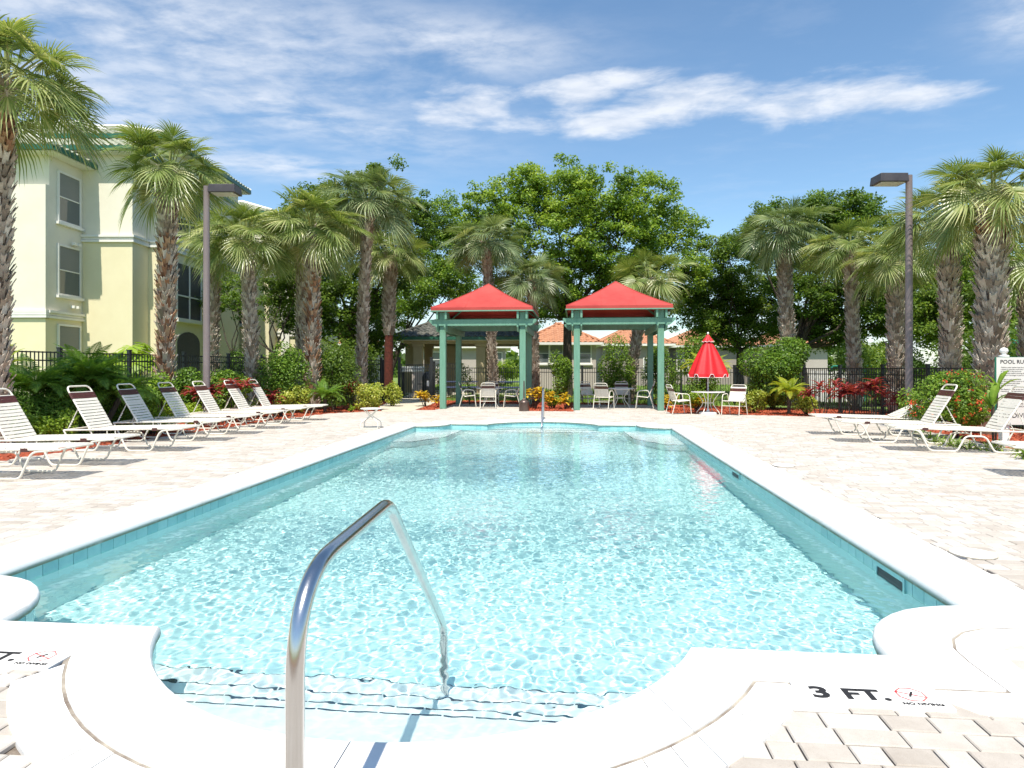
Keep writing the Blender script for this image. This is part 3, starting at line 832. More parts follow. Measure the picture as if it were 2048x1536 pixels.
def chair(px, d, face, label, group):
    o = chair0 if not used else copy_tree(chair0); used.append(o)
    o.location = (*WD(px, d), .0); o.rotation_euler = (0, 0, math.radians(face) + PSI)
    tag(o, label, 'chair', group)
# face: heading the sitter looks to; 0 = right, 90 = away from the camera, 180 = left
g1, g2, g3 = 'chairs under the left red canopy', 'chairs under the right red canopy', 'chairs beside the red umbrella table'
make_table(.52, .70, 'round white patio table under the left red canopy', 'round patio tables', (*WD(980, 24.4), 0))
chair(937, 24.3, 5, 'white strap chair facing right, beside the left front post of the left canopy', g1)
chair(976, 23.35, 92, 'white strap chair seen from behind in front of the table, left canopy', g1)
chair(1023, 24.2, 176, 'white strap chair facing left beside the right post of the left canopy', g1)
chair(983, 25.5, -88, 'white strap chair half hidden behind the table, left canopy', g1)
make_table(.52, .70, 'round white patio table under the right red canopy', 'round patio tables', (*WD(1240, 23.9), 0))
chair(1180, 24.9, -60, 'white strap chair in the shade behind the front chair, right canopy', g2)
chair(1208, 22.9, 62, 'white strap chair with its back to the pool, left front seat, right canopy', g2)
chair(1244, 25.0, -95, 'white strap chair behind the round table, right canopy', g2)
chair(1288, 23.4, 166, 'white strap chair facing left beside the right front post of the right canopy', g2)
make_table(.5, .70, 'round white patio table pierced by the closed red umbrella', 'round patio tables', (*WD(1416, 20.4), 0))
chair(1359, 20.5, 8, 'white strap chair facing right, left of the red umbrella', g3)
chair(1468, 20.0, 228, 'white strap chair half turned to the camera, right of the red umbrella', g3)
# ------------------------------------------------------------------ umbrella
u = thing('umbrella', 'half closed red umbrella with white piping standing through a white table', 'umbrella', (*WD(1416, 20.4), 0))
MB().lathe([(.27, .0), (.27, .05), (.24, .07), (.05, .075), (.035, .16), (.022, .17)], 28).obj('base', 'trim_white', u, smooth=True)
MB().tube([(0, 0, .16), (0, 0, 2.46)], .019, 12).obj('pole', 'trim_white', u, smooth=True)
MB().lathe([(.005, 2.44), (.03, 2.46), (.032, 2.485), (.02, 2.51), (.004, 2.52)], 16).obj('finial', 'trim_white', u, smooth=True)
def flute(a, j): return 1 + .085 * math.cos(8 * a) * min(1, j / 3) + .02 * math.sin(3 * a + 1)
NS = 96
def canopy_prof(z0, r0, z1, r1, n, bulge):
    return [(r0 + (r1 - r0) * (i / n) + bulge * math.sin(PI * i / n), z0 + (z1 - z0) * i / n) for i in range(n + 1)]
pf = canopy_prof(2.30, .075, 1.23, .56, 8, .02)
cb = MB(); cb.lathe(pf, NS, cap=False, wob=flute)
# scalloped hem with a notch at every rib
V = []; F_ = []; rib = []
for k in range(NS):
    a = 2 * PI * k / NS; q = pf[-1][0] * flute(a, 8); V.append((q * math.cos(a), q * math.sin(a), 1.23))
    notch = abs(((a * 8 / (2 * PI) + .5) % 1) - .5); dz = -.10 if notch > .09 else .03
    V.append((q * 1.02 * math.cos(a), q * 1.02 * math.sin(a), 1.23 + min(-.004, dz + .10 * max(0, .09 - notch) / .09 - .0)))
cb.add(V, [(2 * k, 2 * ((k + 1) % NS), 2 * ((k + 1) % NS) + 1, 2 * k + 1) for k in range(NS)])
cv = cb.obj('canopy', 'umbrella_red', u, smooth=True)
hem = MB(); hem.tube([V[2 * k + 1] for k in range(NS)] + [V[1]], .0085, 5); hem.obj('hem_piping', 'trim_white', cv)
vt = MB(); pv = canopy_prof(2.44, .025, 2.22, .17, 4, .005); vt.lathe(pv, NS, cap=False, wob=lambda a, j: 1 + .1 * math.cos(8 * a) * j / 4); vt.obj('vent_cap', 'umbrella_red', u, smooth=True)
hem = MB(); hem.tube([(.171 * (1 + .1 * math.cos(8 * a)) * math.cos(a), .171 * (1 + .1 * math.cos(8 * a)) * math.sin(a), 2.218 + .012 * math.cos(8 * a)) for a in np.linspace(0, 2 * PI, NS + 1)], .007, 5); hem.obj('vent_piping', 'trim_white', u)
# ------------------------------------------------------------------ shade pergolas
def pergola(label, px_c, d, ang):
    ox, oy = WD(px_c, d); t = thing('shade_pergola', label, 'pergola', (ox, oy, 0), ang, 'green pergolas with red canopies')
    S = 1.39; D = 3.1
    for y in (0, D):
        for s_ in (-1, 1):
            b = MB(); pw = .105
            b.box(s_ * S - pw, s_ * S + pw, y - pw, y + pw, 0, 3.06)
            b.obj('post', 'pergola_green', t, bevel=.012)
    def shaped(axis, c, z0, z1, lo, hi, th):
        # beam with a cut lower corner at both ends
        P = [(lo, z1), (lo, z1 - .06), (lo + .16, z0), (hi - .16, z0), (hi, z1 - .06), (hi, z1)]
        n = len(P); V = []
        for q in (c - th / 2, c + th / 2):
            for u_, z in P: V.append((u_, q, z) if axis == 'x' else (q, u_, z))
        return V, [tuple(range(n))[::-1], tuple(range(n, 2 * n))] + [(i, (i + 1) % n, n + (i + 1) % n, n + i) for i in range(n)]
    for y in (-.145, D + .145, .145, D - .145):
        V, F_ = shaped('x', y, 2.87, 3.09, -S - .47, S + .47, .055); MB().add(V, F_).obj('beam', 'pergola_green', t, bevel=.006)
    for x in (-S - .147, S + .147, -S + .147, S - .147):
        V, F_ = shaped('y', x, 2.66, 2.865, -.47, D + .47, .055); MB().add(V, F_).obj('beam', 'pergola_green', t, bevel=.006)
    # short outriggers that carry the canopy
    for y in (-.06, D + .06):
        for s_ in (-1, 1):
            for dx in (-.15, .15):
                b = MB(); x = s_ * (S + dx)
                b.box(x - .035, x + .035, y - .26, y + .26, 3.093, 3.345); b.obj('outrigger', 'pergola_green', t, bevel=.004)
            MB().box(s_ * S - .10, s_ * S + .10, y - .10, y + .10, 3.062, 3.345).obj('post_cap', 'pergola_green', t)
    c0, c1 = -.35, D + .35; W = S + .36; ze, za = 3.39, 4.52
    ap = (0, D / 2, za)
    b = MB(); N = 10
    cor = [(-W, c0), (W, c0), (W, c1), (-W, c1)]
    for k in range(4):
        a, e = Vector((*cor[k], ze + .10)), Vector((*cor[(k + 1) % 4], ze + .10)); A = Vector(ap); V = []; ids = {}
        for i in range(N + 1):
            t_ = i / N; l, r = a.lerp(A, t_), e.lerp(A, t_); m = max(1, N - i)
            for j in range(m + 1):
                p = l.lerp(r, j / m) if i < N else A.copy()
                sag = .10 * math.sin(PI * t_) * (1 - .0 * t_); p.z -= sag * (.55 + .45 * math.sin(PI * j / m if i < N else 0)); ids[(i, j)] = len(V); V.append(p)
                if i == N: break
        F_ = []
        for i in range(N):
            m = N - i
            for j in range(m):
                if i == N - 1: F_.append((ids[(i, 0)], ids[(i, 1)], ids[(N, 0)])); break
                F_.append((ids[(i, j)], ids[(i, j + 1)], ids[(i + 1, min(j, m - 1))]))
                if j < m - 1: F_.append((ids[(i, j + 1)], ids[(i + 1, j + 1)], ids[(i + 1, j)]))
        b.add(V, F_)
    cn = b.obj('canopy', 'awning_red', t)
    sm_ = MB(); A = Vector(ap)
    for k in range(4):
        a, e = Vector((*cor[k], ze + .10)), Vector((*cor[(k + 1) % 4], ze + .10))
        sm_.tube([a.lerp(A, q) - Vector((0, 0, .055 * math.sin(PI * q) - .004)) for q in np.linspace(0, 1, 9)], .014, 6)
        for f in (.34, .66):
            st_ = a.lerp(e, f); lim = 2 * min(f, 1 - f); m_ = (a + e) / 2; up_ = (A - m_) * lim
            sm_.tube([st_ + up_ * q - Vector((0, 0, .10 * math.sin(PI * lim * q) * (.55 + .45 * math.sin(PI * min(1, max(0, .5 + (f - .5) / max(.05, 1 - lim * q))))) - .003)) for q in np.linspace(0, .97, 8)], .006, 5)
    sm_.obj('seam', 'awning_red', cn)
    v = MB()
    for k in range(4):
        a, e = cor[k], cor[(k + 1) % 4]; v.add([(*a, ze + .10), (*e, ze + .10), (*e, ze), (*a, ze)], [(0, 1, 2, 3)])
    for s_ in (-1, 1):   # red rafters' lining seen from below
        for q in np.linspace(-W + .2, W - .2, 7): v.beam((q, c0 + .05, ze - .02), (q * .1, D / 2 - .1, za - .30), .03, .03)
    v.obj('valance', 'awning_red', cn)
    fm = MB(); e_ = .025
    fm.beam((-W, c0, ze - .02), (W, c0, ze - .02), .05, .04); fm.beam((-W, c1, ze - .02), (W, c1, ze - .02), .05, .04)
    fm.beam((-W, c0 + .03, ze - .02), (-W, c1 - .03, ze - .02), .05, .038); fm.beam((W, c0 + .03, ze - .02), (W, c1 - .03, ze - .02), .05, .038)
    for cx_, cy_ in cor: fm.beam((cx_ * .985, cy_ + (.03 if cy_ < 1 else -.03), ze - .02), (0, D / 2, za - .13), .05, .05)
    fm.obj('canopy_frame', 'pergola_green', t)
    return t
pergola('green post pergola with red canopy, the one in front of the tiled pavilion', 965.5, 23.0, PSI * .0)
pergola('green post pergola with red hipped fabric canopy, the one next to the red umbrella', 1237, 22.3, PSI * .0)
# ------------------------------------------------------------------ lamp posts
def lamp(label, px, d, hgt, side):
    t = thing('lamp_post', label, 'lamp post', (*WD(px, d), 0), PSI, 'lamp posts beside the pool')
    MB().lathe([(.082, -.05), (.08, 3), (.072, hgt)], 20).obj('pole', 'pole_taupe', t, smooth=True)
    MB().box(-.17, .17, -.17, .17, -.02, .03).obj('base_plate', 'pole_taupe', t)
    b = MB(); b.box(min(0, side * .16), max(0, side * .16), -.035, .035, hgt - .17, hgt - .06); b.obj('arm', 'lamp_dark', t)
    h = MB(); x0, x1 = side * .13, side * .80
    lo, hi = min(x0, x1), max(x0, x1)
    h.hexa([(lo, -.24, hgt - .2), (hi, -.24, hgt - .2), (hi, .24, hgt - .2), (lo, .24, hgt - .2), (lo + .02, -.23, hgt + .0), (hi - .02, -.23, hgt + .0), (hi - .02, .23, hgt + .0), (lo + .02, .23, hgt + .0)])
    hd = h.obj('lamp_head', 'lamp_dark', t, bevel=.012)
    MB().box(lo + .06, hi - .06, -.19, .19, hgt - .212, hgt - .202).obj('lens', 'lamp_lens', hd)
lamp('tall taupe lamp post behind the left row of loungers', 413, 16.6, 5.95, 1)
lamp('tall taupe lamp post at the right, behind the low flowering shrub', 1818, 15.6, 5.93, -1)
# ------------------------------------------------------------------ ash receptacle
t = thing('ash_receptacle', 'dark bell shaped ash receptacle with a thin neck by the left canopy', 'ash bin', (*WG(1048, 822), 0))
MB().lathe([(.165, 0), (.165, .26), (.175, .28), (.172, .30), (.13, .345), (.07, .375), (.045, .40), (.03, .42)], 28).obj('bowl', 'bronze', t, smooth=True)
MB().lathe([(.03, .41), (.026, .62), (.022, .98), (.014, 1.0)], 14).obj('neck', 'bronze', t, smooth=True)
# ------------------------------------------------------------------ pool rules sign
sx_, sy_ = CW(8.93, 12.0)
sg = thing('sign', 'white pool rules sign board on a white post with ball finial', 'sign', (sx_, sy_, -.14), PSI - .10); sg.scale = (1.12, 1.12, 1.12)
# local x right, sign faces -y
MB().box(-.055, .055, .02, .13, 0, 1.56).obj('post', 'trim_white', sg, bevel=.006)
MB().lathe([(.02, 1.56), (.075, 1.565), (.075, 1.585), (.03, 1.60), (.03, 1.62)], 16, at=(0, .075, 0)).obj('cap', 'trim_white', sg)
MB().lathe([(.02, 1.615), (.05, 1.63), (.063, 1.66), (.05, 1.695), (.02, 1.712), (.003, 1.715)], 20, at=(0, .075, 0)).obj('ball_finial', 'trim_white', sg, smooth=True)
MB().box(-.165, .72, -.012, .0, .47, 1.555).obj('board', 'sign_face', sg)
MB().box(-.178, -.166, -.016, .018, .465, 1.56).obj('board_edge', 'sign_green', sg)
MB().box(-.165, .72, .001, .018, .465, 1.56).obj('board_back', 'sign_green', sg)
RX = (PI / 2, 0, 0)
text('lettering', 'POOL RULES', .085, sg, (-.11, -.0145, 1.455), RX, bold=.0006)
lines = ['Children under twelve must be accompanied by', 'a parent or guardian at all times. No running', 'or horseplay in the pool area.', 'Please shower before entering the pool.', 'No food or beverages in pool or on pool wet', 'deck.', 'No glass or pets in pool area.', 'No diving permitted in pool or from deck.',
         'Do not swallow pool water.', 'Swim at your own risk.', '', 'No lifeguard on duty at any time.', 'Maximum bathing load posted at gate.', '', 'Residents and guests only.', 'No smoking.']
for i, ln in enumerate(lines):
    if ln: text('lettering', ln, .026, sg, (-.10, -.0145, 1.385 - i * .032), RX, mat='ink', ext=.0004)
text('lettering', 'POOL HOURS: DAWN TO DUSK', .034, sg, (.02, -.0145, .80), RX, ext=.0004)
text('lettering', 'EMERGENCY CALL 911', .034, sg, (.06, -.0145, .755), RX, ext=.0004)
text('lettering', 'NO DIVING', .105, sg, (-.13, -.0145, .585), RX, bold=.0006)
#PART2
# ------------------------------------------------------------------ buildings
def T3(P): return [Vector(p) for p in P]
def tile_plane(mb, poly, w=.30, l=.40, h=.055, seed=0, clipz=None):
    """barrel tiles laid over a planar roof face; the first edge of poly is its eave."""
    P = T3(poly); o = P[0]; e = (P[1] - P[0]); W_ = e.length; e.normalize()
    nrm = (P[1] - P[0]).cross(P[2] - P[0]).normalized()
    if nrm.z < 0: nrm = -nrm
    u = nrm.cross(e).normalized()
    if u.z < 0: u = -u
    q = [((p - o).dot(e), (p - o).dot(u)) for p in P]
    vmax = max(v for _, v in q); smin = min(s for s, _ in q); smax = max(s for s, _ in q)
    C = []; r_ = random.Random(seed); v = 0
    while v < vmax - l * .3:
        s = smin
        while s < smax: C.append((s + w / 2, v)); s += w
        v += l * .86
    C = np.array(C); ok = inside(q, C[:, 0], C[:, 1] + l * .4)
    prof = [(-.5, -.35), (-.27, .35), (-.12, .95), (.12, .95), (.27, .35), (.5, -.35)]
    base = len(P)
    for s, v in C[ok]:
        j = r_.uniform(-.012, .012); V = []
        for a, lift in ((v - .02, .022), (v + l, .0)):
            for x, z in prof: V.append(o + e * (s + j + x * w) + u * a + nrm * (z * h + lift + .01))
        mb.add(V, [(k, k + 1, 7 + k, 6 + k) for k in range(5)] + [tuple(range(6))], r_.random())
def hip_roof(t, x0, x1, y0, y1, ze, pitch, mat, ridge='auto', over=.5, w=.3, l=.4, tiles=('f', 'l', 'r', 'b'), fascia='gutter_green', name='roof', cap_r=.085):
    X0, X1, Y0, Y1 = x0 - over, x1 + over, y0 - over, y1 + over
    half = min(X1 - X0, Y1 - Y0) / 2; zr_ = ze + half * pitch
    if X1 - X0 >= Y1 - Y0: R1, R2 = (X0 + half, (Y0 + Y1) / 2, zr_), (X1 - half, (Y0 + Y1) / 2, zr_)
    else: R1, R2 = ((X0 + X1) / 2, Y0 + half, zr_), ((X0 + X1) / 2, Y1 - half, zr_)
    A, B, Cc, D = (X0, Y0, ze), (X1, Y0, ze), (X1, Y1, ze), (X0, Y1, ze)
    if X1 - X0 >= Y1 - Y0: fs = {'f': [A, B, R2, R1], 'r': [B, Cc, R2], 'b': [Cc, D, R1, R2], 'l': [D, A, R1]}
    else: fs = {'f': [A, B, R1], 'r': [B, Cc, R2, R1], 'b': [Cc, D, R2], 'l': [D, A, R1, R2]}
    mb = MB()
    for f in fs.values(): mb.add([(x, y, z - .0) for x, y, z in f], [tuple(range(len(f)))])
    rf = mb.obj(name, mat, t)
    tm = MB()
    for k in tiles: tile_plane(tm, fs[k], w, l, .06, seed=len(k) + int(x0 * 7))
    o = tm.obj('roof_tiles', mat, rf); o['kind'] = 'stuff'
    cm = MB()
    for a, b in ((A, R1), (B, R2 if X1 - X0 >= Y1 - Y0 else R1), (Cc, R2), (D, R1 if X1 - X0 >= Y1 - Y0 else R2), (R1, R2)):
        if (Vector(a) - Vector(b)).length > .1: cm.tube([Vector(a) + Vector((0, 0, .05)), Vector(b) + Vector((0, 0, .06))], cap_r, 8)
    cm.obj('ridge_cap', mat if mat != 'tile_cream' else 'trim_paint', rf)
    fm = MB()
    for a, b in ((A, B), (B, Cc), (Cc, D), (D, A)):
        d = (Vector(b) - Vector(a)).normalized() * .03; fm.beam(Vector(a) + d + Vector((0, 0, -.085)), Vector(b) - d + Vector((0, 0, -.085)), .10, .17)
    fm.obj('eave_fascia', fascia, rf)
    MB().box(x0 - over + .06, x1 + over - .06, y0 - over + .06, y1 + over - .06, ze - .20, ze - .10).obj('soffit', 'trim_paint', rf)
    return rf
def window(t, c, w, h, nrm, sill=True, blind=True, name='window'):
    """c: centre on the wall, nrm: (nx, ny) outward."""
    a = math.atan2(nrm[1], nrm[0]) + PI / 2
    fr = MB(); e = .07
    fr.box(-w / 2 - e, w / 2 + e, -.06, .0, h / 2, h / 2 + e); fr.box(-w / 2 - e, w / 2 + e, -.06, .0, -h / 2 - e, -h / 2)
    fr.box(-w / 2 - e, -w / 2, -.059, .0, -h / 2, h / 2); fr.box(w / 2, w / 2 + e, -.059, .0, -h / 2, h / 2)
    o = fr.obj(name, 'trim_paint', t, loc=c, rot=(0, 0, a))
    MB().box(-w / 2, w / 2, -.022, -.004, -h / 2, h / 2).obj('pane', 'blind' if blind else 'glass', o)
    MB().box(-w / 2, w / 2, -.05, -.02, -.02, .02).obj('sash', 'trim_paint', o)
    MB().box(-w / 2, w / 2, -.03, -.0225, -h / 2, -.02).obj('pane', 'glass', o)
    if sill: MB().box(-w / 2 - .16, w / 2 + .16, -.13, .0, -h / 2 - .17, -h / 2 - .072).obj('sill', 'trim_paint', o)
    return o
# apartment building at the left (local axes: x right, y away from the camera)
OX, OD = -16.7, 24.0
apt = thing('apartment_building', 'cream and yellow three storey apartment building with green tiled roof at the left', 'building', (*CW(OX, OD), 0), PSI)
def bx(x0, x1, y0, y1, z0, z1): return MB().box(x0 - OX, x1 - OX, y0 - OD, y1 - OD, z0, z1)
def wall(x0, x1, y0, y1, zt, zb, ztrim, x_extra=0):
    bx(x0, x1, y0, y1, ztrim, zt).obj('upper_wall', 'stucco_cream', apt)
    bx(x0 + .0, x1 + .0, y0, y1, zb, ztrim - .002).obj('lower_wall', 'stucco_yellow', apt)
    for dz, e in ((.0, .09), (.10, .06), (.19, .12)):
        bx(x0 - e, x1 + e, y0 - e, y1 + e, ztrim - .14 + dz, ztrim - .14 + dz + .085).obj('trim_band', 'trim_paint', apt)
wall(-27, -16.7, 24.0, 34, 9.15, -.3, 3.36)
wall(-26.9, -14.76, 25.86, 36, 9.75, -.3, 6.45)
wall(-26.8, -14.25, 27.0, 34.6, 10.6, -.3, 6.45)
wall(-18, -13.3, 36.4, 46, 9.75, -.3, 6.45)
wall(-13.3, -12.05, 37.6, 46, 9.0, -.3, 3.36)
# raised bay panel on the front
bx(-19.05, -16.695, 23.80, 23.998, 3.5, 8.0).obj('bay_panel', 'stucco_cream', apt); bx(-19.05, -16.695, 23.80, 23.998, -.3, 3.2).obj('bay_panel', 'stucco_yellow', apt)
for z0, z1 in ((3.22, 3.305), (3.32, 3.405), (3.41, 3.495)): bx(-19.13, -16.62, 23.72, 23.90, z0, z1).obj('trim_band', 'trim_paint', apt)
hip_roof(apt, -27 - OX, -16.7 - OX, 0, 10, 9.3, .45, 'tile_cream', tiles=('f', 'r'), over=.55)
hip_roof(apt, -26.9 - OX, -14.76 - OX, 25.86 - OD, 12, 9.9, .52, 'tile_cream', tiles=('f', 'r'), over=.5)
hip_roof(apt, -26.8 - OX, -14.3 - OX, 27.0 - OD, 34.6 - OD, 10.75, .42, 'tile_cream', tiles=('f', 'r'), over=.5)
hip_roof(apt, -18 - OX, -13.4 - OX, 36.4 - OD, 46 - OD, 9.9, .42, 'tile_cream', tiles=('f', 'r'), over=.45)
for zc, hh in ((7.75, 1.75), (5.05, 1.75), (2.1, 1.75)): window(apt, (.003, 1.05, zc), 1.15, hh, (1, 0))
for zc in (7.75, 5.0): window(apt, (-13.1 - OX + .0, 41 - OD, zc), 1.0, 1.5, (1, 0))
window(apt, (-16.2 - OX, 36.4 - OD - .003, 3.9), 1.0, 1.4, (0, -1)); window(apt, (-15.0 - OX, 36.4 - OD - .003, 4.6), 1.1, 1.5, (0, -1))
# arched entry and screened balconies on the right side wall
def side_open(y0, y1, z0, z1, arch=False, x=-14.25, name='screened_balcony'):
    P = [(y0, z0), (y1, z0)]
    if arch: P += [(y1, z1 - .5)] + [((y0 + y1) / 2 + (y1 - y0) / 2 * math.cos(a), z1 - .5 + .5 * math.sin(a)) for a in np.linspace(.15, PI - .15, 9)] + [(y0, z1 - .5)]
    else: P += [(y1, z1), (y0, z1)]
    n = len(P); V = [(x - OX + q, y - OD, z) for q in (-.02, .03) for y, z in P]
    o = MB().add(V, [tuple(range(n)), tuple(range(n, 2 * n))[::-1]] + [(i, (i + 1) % n, n + (i + 1) % n, n + i) for i in range(n)]).obj(name, 'screen_dark', apt)
    if not arch:
        b = MB()
        for y in (y0, (y0 + y1) / 2, y1): b.box(x - OX + .02, x - OX + .07, y - OD - .03, y - OD + .03, z0, z1)
        b.box(x - OX + .02, x - OX + .068, y0 - OD, y1 - OD, z0 + .95, z0 + 1.01)
        b.obj('screen_frame', 'trim_paint', o)
        bx(x, x + .18, y0 - .15, y1 + .15, z0 - .16, z0).obj('balcony_ledge', 'trim_paint', o)
side_open(28.3, 30.3, .05, 3.0, True, name='arched_entry')
side_open(28.2, 30.4, 3.55, 5.9); side_open(28.2, 30.4, 6.9, 9.2)
bx(-14.25, -14.10, 30.75, 31.3, -.3, 10.4).obj('pilaster', 'trim_paint', apt)
bx(-13.0, -12.55, 37.45, 37.59, 0, 8.8).obj('pilaster', 'trim_paint', apt)
o = bx(-12.50, -12.07, 37.52, 37.595, 3.4, 5.3).obj('screened_balcony', 'screen_dark', apt)
bx(-12.30, -12.26, 37.49, 37.519, 3.4, 5.3).obj('screen_frame', 'trim_paint', o)
# flood lamps and a vent on the wall
for x, y, z in ((-16.66, 25.2, 3.72), (-16.66, 25.25, 6.1)):
    b = MB().box(x - OX, x - OX + .1, y - OD - .06, y - OD + .06, z - .04, z + .04); b.box(x - OX + .06, x - OX + .2, y - OD - .18, y - OD - .07, z - .05, z + .05); b.box(x - OX + .06, x - OX + .2, y - OD + .07, y - OD + .18, z - .05, z + .05)
    b.obj('flood_lamp', 'trim_paint', apt)

# pavilion behind the gate
PX, PD = -3.0, 37.0
pav = thing('pavilion', 'open tan pavilion with dark green barrel tile roof behind the black gate', 'pavilion', (*CW(PX, PD), 0), PSI)
hip_roof(pav, -3.1, 3.9, 0, 5, 3.15, .46, 'tile_dark', over=.5, w=.34, l=.42, tiles=('f', 'l', 'r'))
for x in (-2.25, 1.25, 3.7):
    for y in (.05, 4.6):
        c = MB(); c.box(x - .25, x + .25, y, y + .5, 0, 2.62); c.box(x - .31, x + .31, y - .06, y + .56, 2.622, 2.78); o = c.obj('column', 'stucco_tan', pav)
MB().box(-3.05, 3.85, .0, .5, 2.785, 3.0).obj('beam', 'stucco_tan', pav); MB().box(-3.05, 3.85, 4.5, 5.0, 2.785, 3.0).obj('beam', 'stucco_tan', pav)
MB().box(-3.1, -2.56, 1.0, 4.4, 0, 3.0).obj('end_wall', 'stucco_tan', pav)
MB().box(-1.1, -.5, 3.9, 4.45, 0, 2.78).obj('column', 'stucco_tan', pav)
MB().box(-3.4, 4.4, -.8, 5.6, -.03, .03).obj('floor_slab', 'walk_concrete', pav)
# far houses with orange roofs
def house(label, px0, px1, d, dep, ze, pitch, mat='stucco_pale', wins=(), roof='tile_orange', base=-.1):
    x0, x1 = (px0 - CX) / F * d, (px1 - CX) / F * d; cx = (x0 + x1) / 2
    h = thing('house', label, 'house', (*CW(cx, d), 0), PSI, 'tile roofed houses beyond the lawn')
    MB().box(x0 - cx, x1 - cx, 0, dep, base, ze).obj('wall', mat, h)
    hip_roof(h, x0 - cx, x1 - cx, 0, dep, ze + .1, pitch, roof, over=.45, w=.36, l=.44, tiles=('f', 'l', 'r'), fascia='trim_paint')
    for px, zc, w, hh in wins: window(h, ((px - CX) / F * d - cx, -.003, zc), w, hh, (0, -1))
    return h
house('pale house with orange tile roof seen between the two red canopies', 1052, 1192, 46, 9, 3.1, .5, wins=((1087, 2.45, .8, 1.3), (1112, 2.45, .9, 1.3), (1168, 2.45, .9, 1.3)))
house('grey house with orange roof seen through the right canopy posts', 1205, 1338, 54, 9, 3.3, .48, 'stucco_grey', wins=((1300, 1.6, 1.0, 1.2),))
house('low grey house with orange roof behind the closed red umbrella', 1352, 1500, 58, 10, 3.3, .46, 'stucco_grey', wins=((1365, 1.9, .9, 1.2),))
house('pale house with orange roof right of the big round bush', 1560, 1655, 52, 9, 3.2, .5, 'stucco_pale')
house('pale house with orange roof seen through the pavilion', 820, 1010, 60, 9, 3.3, .4, 'stucco_pale', wins=((878, 2.2, 1.2, 1.3), (990, 2.0, 1.2, 1.6)))
house('pale house with orange roof hidden behind the left palm trunks', 600, 730, 62, 9, 3.6, .5, 'stucco_pale')
# far tree line closing the lawn
def kites(C, N, size, aspect, g, droop=.25):
    """leaf shaped quads: C centres (n,3), N normals, size (n,)"""
    n = len(C); N = N / np.maximum(np.linalg.norm(N, axis=1, keepdims=True), 1e-6)
    r = g.normal(size=(n, 3)); u = np.cross(N, r); u /= np.maximum(np.linalg.norm(u, axis=1, keepdims=True), 1e-6); v = np.cross(N, u)
    s = size[:, None]
    a = C - u * s * .5; b = C + v * s * aspect * .5 - N * s * .05; c = C + u * s * .5 - N * s * droop * .5; d = C - v * s * aspect * .5 - N * s * .05
    V = np.stack([a, b, c, d], 1).reshape(-1, 3)
    return V, np.arange(4 * n).reshape(-1, 4)
def ball(g, n, lo=0.0):
    p = g.normal(size=(n, 3)); p /= np.linalg.norm(p, axis=1, keepdims=True); r = (lo + (1 - lo) * g.random(n)) ** (1 / 2.2)
    return p * r[:, None]
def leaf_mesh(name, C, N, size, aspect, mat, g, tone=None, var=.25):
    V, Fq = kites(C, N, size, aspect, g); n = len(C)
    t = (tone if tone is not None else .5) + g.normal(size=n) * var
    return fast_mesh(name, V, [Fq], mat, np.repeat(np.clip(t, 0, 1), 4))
# ------------------------------------------------------------------ broadleaf trees
def tree(label, px, d, lobes, nclus, per, mat, seed, trunk_r=.22, leaf=.15, fork=2.3, group='broadleaf trees behind the garden', lean=0, name='oak_tree', cl_r=.5):
    g = np.random.default_rng(seed); X0 = (px - CX) / F * d
    t = thing(name, label, 'tree', (*CW(X0, d), 0), PSI, group)
    Lb = []
    for q in lobes:
        lx, ly, lr = q[:3]; dy = q[3] if len(q) > 3 else g.uniform(-1.2, 1.5)
        dd = d + dy; Lb.append(((lx - CX) / F * dd - X0, dy, CAMH + (HZ - ly) / F * dd, lr / F * dd))
    Lb = np.array(Lb); w = Lb[:, 3] ** 2; w /= w.sum()
    k = g.choice(len(Lb), nclus, p=w); B = ball(g, nclus, .18)
    cen = Lb[k, :3] + B * Lb[k, 3:4] * np.array([1, 1, .92])
    # ragged outline: some clusters reach out
    out = g.random(nclus) < .16; cen[out] += B[out] * Lb[k[out], 3:4] * .28
    cr = cl_r * g.uniform(.55, 1.2, nclus)
    ci = np.repeat(np.arange(nclus), per); off = ball(g, nclus * per) * np.array([1, 1, .62])
    C = cen[ci] + off * cr[ci][:, None]
    N = off * .5 + g.normal(size=off.shape) * .55 + np.array([0, -.15, .75])
    ct = g.normal(size=nclus) * .14
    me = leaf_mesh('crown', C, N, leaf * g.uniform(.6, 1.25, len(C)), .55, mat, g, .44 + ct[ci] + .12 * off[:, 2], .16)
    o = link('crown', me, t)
    b = MB(); fk = Vector((lean, 0, fork)); b.tube([(0, 0, -.1), (lean * .3, .05, fork * .5), fk], [trunk_r * 1.25, trunk_r, trunk_r * .85], 10)
    for i, (x, y, z, r) in enumerate(Lb):
        e = Vector((x, y, z)); m1 = fk.lerp(e, .4) + Vector((g.uniform(-.4, .4), g.uniform(-.3, .3), -.35)); m2 = fk.lerp(e, .75) + Vector((g.uniform(-.3, .3), g.uniform(-.3, .3), -.1))
        r0 = trunk_r * .38; b.tube([fk, m1, m2, e], [r0, r0 * .7, r0 * .42, r0 * .2], 7)
        for j in range(5):
            q = m2.lerp(e, g.random()); p = e + Vector(ball(g, 1, .6)[0] * r * .85); b.tube([q, q.lerp(p, .5) + Vector((0, 0, -.12)), p], [r0 * .22, r0 * .14, .012], 5)
    b.obj('trunk', 'bark', t, smooth=True)
    return t
GT = 'broadleaf trees behind the garden'
